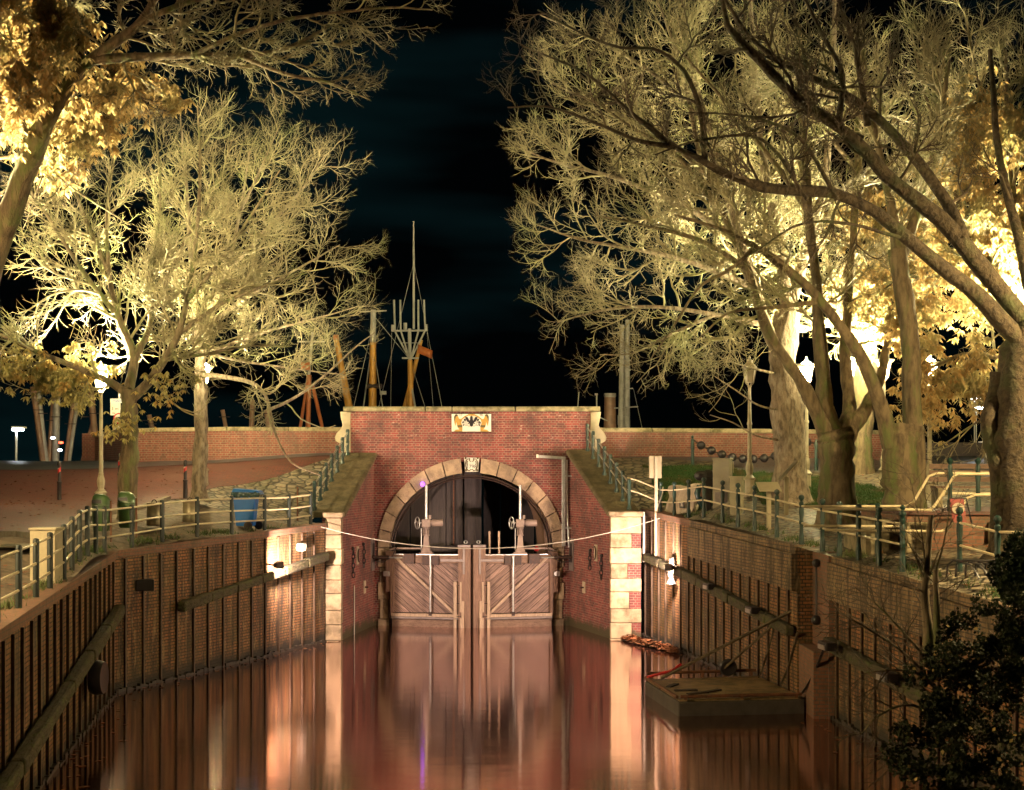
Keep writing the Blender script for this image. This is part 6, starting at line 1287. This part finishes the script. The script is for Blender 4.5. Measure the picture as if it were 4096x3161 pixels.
tree('background_tree', 'dark trunk standing between the forked and the double chestnut near the dike wall', G(10.8, 44),
  [([(3440, 1925, 44), (3440, 1780, 44), (3450, 1600, 44), (3470, 1400, 44)], .42, .32, None), ([(3460, 1500, 44), (3380, 1250, 44), (3300, 1000, 44), (3240, 700, 44)], .2, .05, .2), ([(3470, 1400, 44), (3520, 1150, 44), (3600, 850, 44), (3640, 500, 44)], .2, .05, .2), ([(3470, 1420, 44), (3460, 1100, 44.4), (3440, 700, 44.8), (3440, 300, 45)], .18, .05, .2), ([(3300, 1000, 44), (3100, 760, 43.6), (2900, 560, 43.4), (2700, 400, 43.2)], .1, .02, .1), ([(3380, 1250, 44), (3150, 1100, 43.6), (2900, 1000, 43.4), (2700, 960, 43.2)], .09, .02, .1), ([(3440, 700, 44.8), (3200, 400, 44.8), (3000, 150, 44.8)], .09, .02, .1), ([(3600, 850, 44), (3780, 600, 44), (3900, 300, 44)], .09, .02, .1), ([(3470, 1450, 44), (3510, 1370, 43), (3560, 1310, 42.2), (3660, 1260, 41.6)], .06, .014, .1), ([(3490, 1300, 44), (3540, 1200, 43), (3600, 1130, 42.4)], .06, .014, .1), ([(3460, 1400, 44), (3400, 1320, 43), (3330, 1280, 42.4)], .05, .014, .1)],
  (px(3260, 640, 44), (5.4, 4, 6.2)), C(d1=2.4, l1=2.1, r=(.045, .03, .021, .017)), 26, M['bark'], M['twig'], leaf=('leaf_gold', 8000, .21, [px(3540, 1200, 42), px(3600, 900, 44), px(3500, 1310, 42)], [(1.9, 2.6, 1.3), (2, 3, 1.5), (1.4, 2.2, .8)]))

# ------------------------------------------------------------------ ivy, bushes and bare shrubs at the near right
def leaf_cloud(name, label, cat, blobs, n, size, mat, seed, base, kind=None, extra=None):
    rng = np.random.default_rng(seed); w = np.array([a[1][0]*a[1][2] for a in blobs]); w = w/w.sum(); k = rng.choice(len(blobs), n, p=w)
    c = np.array([b_[0] for b_ in blobs])[k]; rd = np.array([b_[1] for b_ in blobs])[k]; u = nrm(rng.normal(size=(n, 3)))*(rng.random((n, 1))**.35); p = c+u*rd
    az = rng.uniform(0, 6.28, n); tl = nrm(rng.normal(size=(n, 3))+np.array([-.3, -.8, .2])); a = nrm(np.cross(tl, rng.normal(size=(n, 3)))); b_ = np.cross(tl, a); s = (size*rng.uniform(.6, 1.3, n))[:, None]
    V = np.stack([p-a*s*.6, p+b_*s*.55, p+a*s*.75, p-b_*s*.55], 1).reshape(-1, 3)
    r = thing(name, base, label, cat); fast_mesh('foliage', V, np.arange(len(V)).reshape(-1, 4), mat, r, smooth=False)
    if extra:
        j = rng.integers(0, n, extra); p = p[j]+np.array([-.05, -.12, 0]); tl = nrm(rng.normal(size=(extra, 3))*.5+np.array([-.2, -1, .3])); a = nrm(np.cross(tl, rng.normal(size=(extra, 3)))); b_ = np.cross(tl, a); s = size*1.3
        V = np.stack([p-a*s*.6, p+b_*s*.5, p+a*s*.8, p-b_*s*.5], 1).reshape(-1, 3); fast_mesh('yellow_leaves', V, np.arange(len(V)).reshape(-1, 4), M['ivy_yellow'], r, smooth=False)
    return r
iv = []; _r = np.random.default_rng(77)
for x, y, Y, rx, rz in ((3800, 2560, 17.5, .35, .35), (3700, 2650, 17.2, .3, .35), (3850, 2700, 17, .5, .5), (3640, 2800, 16.8, .3, .35), (3760, 2850, 16.6, .5, .4), (3900, 2900, 16.6, .4, .45), (3680, 2980, 16.4, .45, .4), (3820, 3060, 16.2, .55, .4), (3640, 3110, 16.2, .3, .3), (3940, 2500, 17.6, .5, .35), (4040, 2560, 17.6, .4, .5), (4000, 2700, 17.4, .35, .4), (4060, 2420, 17.8, .4, .3), (3960, 2620, 17.4, .4, .4), (3760, 3150, 16, .5, .3), (3900, 3140, 16.2, .35, .3)):
    for q in range(11): iv.append((P(x, y, Y)+_r.normal(0, 1, 3)*np.array([rx, .3, rz])*.55+np.array([.22, 0, 0]), tuple(np.array([rx, .3, rz])*_r.uniform(.1, .5, 3))))
leaf_cloud('ivy', 'dark ivy with a few yellow leaves hanging over the near right quay wall', 'ivy', iv, 24000, .032, M['ivy'], 31, P(3800, 2800, 17), extra=70)
bb = [(P(4075, 2290, 18.5), (.4, .4, .3)), (P(4110, 2200, 18.5), (.3, .35, .3)), (P(4100, 2350, 18.3), (.35, .35, .25))]
leaf_cloud('evergreen_bush', 'dark round evergreen bush at the right edge beside the near railing', 'bush', bb, 6000, .035, M['bush'], 32, P(4080, 2330, 18.5))
def bare_shrub(label, base, stems, seed, cfgm=6):
    rng = np.random.default_rng(seed); r = thing('bare_shrub', base, label, 'shrub', 'bare shrubs on the right quay wall'); parts = []; tw = []
    for pts, r0, r1 in stems:
        pp = smooth_path([P(*q) for q in pts], 14); rr = np.linspace(r0, r1, 14); parts.append(tube_batch(pp[None], rr[None], 8, rng))
        ln = np.linalg.norm(np.diff(pp, axis=0), axis=1).sum(); p, d, rp_, t = shoots(pp[None], rr[None], int(cfgm*ln)+2, .3, 1, 45, rng); L = .75*(1.1-.5*t)*rng.uniform(.5, 1.2, len(p)); r0_ = np.minimum(rp_*.6, .009)
        Pn, Rn = grow(p, d, L, r0_, r0_*.5, 8, rng, .14, .0, .05); tw.append(tube_batch(Pn, Rn, 4, rng)); p, d, rp_, t = shoots(Pn, Rn, 5, .2, 1, 45, rng); L2 = np.repeat(L, 5)*.5*(1.1-.5*t); Pn, Rn = grow(p, d, L2, np.full(len(p), .0045), np.full(len(p), .0028), 5, rng, .16, 0, .05); tw.append(tube_batch(Pn, Rn, 3, rng))
    v, q = join(parts); fast_mesh('trunk', v, q, M['bark'], r); v, q = join(tw); fast_mesh('twigs', v, q, M['twig_dark'], r)
bare_shrub('pollarded bare shrub with thin upright shoots in front of the near railing', P(3720, 2540, 18.5), [([(3715, 2650, 18.5), (3710, 2500, 18.5), (3700, 2380, 18.5), (3712, 2200, 18.5), (3725, 2060, 18.5)], .075, .035), ([(3750, 2600, 18.4), (3745, 2400, 18.4), (3742, 2280, 18.4)], .05, .035), ([(3700, 2330, 18.5), (3650, 2200, 18.4), (3600, 2130, 18.4)], .014, .005), ([(3705, 2330, 18.5), (3690, 2150, 18.4), (3660, 2000, 18.3), (3640, 1930, 18.3)], .014, .004), ([(3740, 2300, 18.5), (3780, 2150, 18.5), (3800, 2000, 18.4), (3790, 1880, 18.4)], .014, .004), ([(3720, 2300, 18.5), (3760, 2200, 18.3), (3830, 2130, 18.3)], .012, .004)], 41, 3)
bare_shrub('fan of dark bare twigs spreading left over the near right quay wall', P(3760, 2780, 17.6), [([(3800, 2850, 17.6), (3720, 2720, 17.6), (3600, 2600, 17.5), (3460, 2510, 17.4), (3360, 2450, 17.4)], .03, .006), ([(3780, 2800, 17.6), (3680, 2700, 17.3), (3560, 2680, 17.2), (3440, 2700, 17.2)], .025, .006), ([(3760, 2700, 17.6), (3640, 2560, 17.5), (3520, 2430, 17.5), (3420, 2350, 17.5)], .025, .006), ([(3780, 2880, 17.4), (3640, 2820, 17.1), (3520, 2860, 17), (3440, 2940, 17)], .022, .006), ([(3740, 2980, 17.2), (3600, 2980, 17), (3500, 3040, 16.9)], .02, .005)], 42, 8)

rg = np.random.default_rng(55); n = 2600; X = np.concatenate([rg.uniform(-16, -5, n), rg.uniform(4, 13, n)]); Y = rg.uniform(18, 46, 2*n)
ok = np.where(X < 0, X < EL(Y)-.15, X > ER(Y)+.15); X, Y = X[ok], Y[ok]; Zg = np.where(X < 0, ZL(X, Y), ZR(X, Y))+.035; n = len(X)
an = rg.uniform(0, 6.28, n); sz = rg.uniform(.03, .08, n); V = []
for k in range(4):
    q = an+k*math.pi/2; rr_ = sz*(1 if k % 2 else .6); V.append(np.stack([X+rr_*np.cos(q), Y+rr_*np.sin(q), Zg+rg.uniform(0, .02, n)], 1))
V = np.stack(V, 1).reshape(-1, 3); o = fast_mesh('fallen_leaves', V, np.arange(len(V)).reshape(-1, 4), M['litter'], smooth=False); tag(o, 'brown fallen leaves scattered over the paving of both banks', 'leaves', kind='stuff')

def weeds(name, label, n, fx, y0, y1, Zf, seed):
    rg = np.random.default_rng(seed); Y = rg.uniform(y0, y1, n); Y = Y[(np.sin(Y*2.1)+np.sin(Y*5.3)+rg.normal(0, .5, n)) > .2]; n = len(Y); X = fx(Y)+rg.normal(0, .1, n)
    base = np.stack([X, Y, Zf(X, Y)], 1); a = rg.uniform(0, 6.28, n); dd = np.stack([np.cos(a), np.sin(a), 0*a], 1)*.012; tip = base+np.concatenate([rg.normal(0, .05, (n, 2)), rg.uniform(.04, .16, (n, 1))], 1)
    v = np.stack([base-dd, base+dd, tip], 1).reshape(-1, 3); o = fast_mesh(name, v, np.arange(len(v)).reshape(-1, 3), M['weed'], smooth=False); tag(o, label, 'weeds', kind='stuff')
weeds('weeds', 'tufts of green weeds along the edge of the left quay', 5000, lambda Y: EL(Y)-.3, 17, 41, ZL, 71)
weeds('weeds', 'tufts of green weeds along the edge of the right quay', 2500, lambda Y: ER(Y)+.3, 21, 42, ZR, 72)

rg = np.random.default_rng(91); n = 260; Y = rg.uniform(17, 43, n); sd = rg.random(n) < .5; off = np.abs(rg.normal(0, .35, n))+.12; X = np.where(sd, EL(Y)+off, ER(Y)-off); k = ~((X > 2.8) & (X < 6.2) & (Y > 28.5) & (Y < 32.6)); X, Y = X[k], Y[k]; n = len(X)
an = rg.uniform(0, 6.28, n); sz = rg.uniform(.03, .08, n); V = []
for k in range(4):
    q = an+k*math.pi/2; rr_ = sz*(1 if k % 2 else .6); V.append(np.stack([X+rr_*np.cos(q), Y+rr_*np.sin(q), np.full(n, .006)+.004*(k % 2)], 1))
V = np.stack(V, 1).reshape(-1, 3); o = fast_mesh('floating_leaves', V, np.arange(len(V)).reshape(-1, 4), M['litter'], smooth=False); tag(o, 'brown leaves floating on the water along the quay walls', 'leaves', kind='stuff')
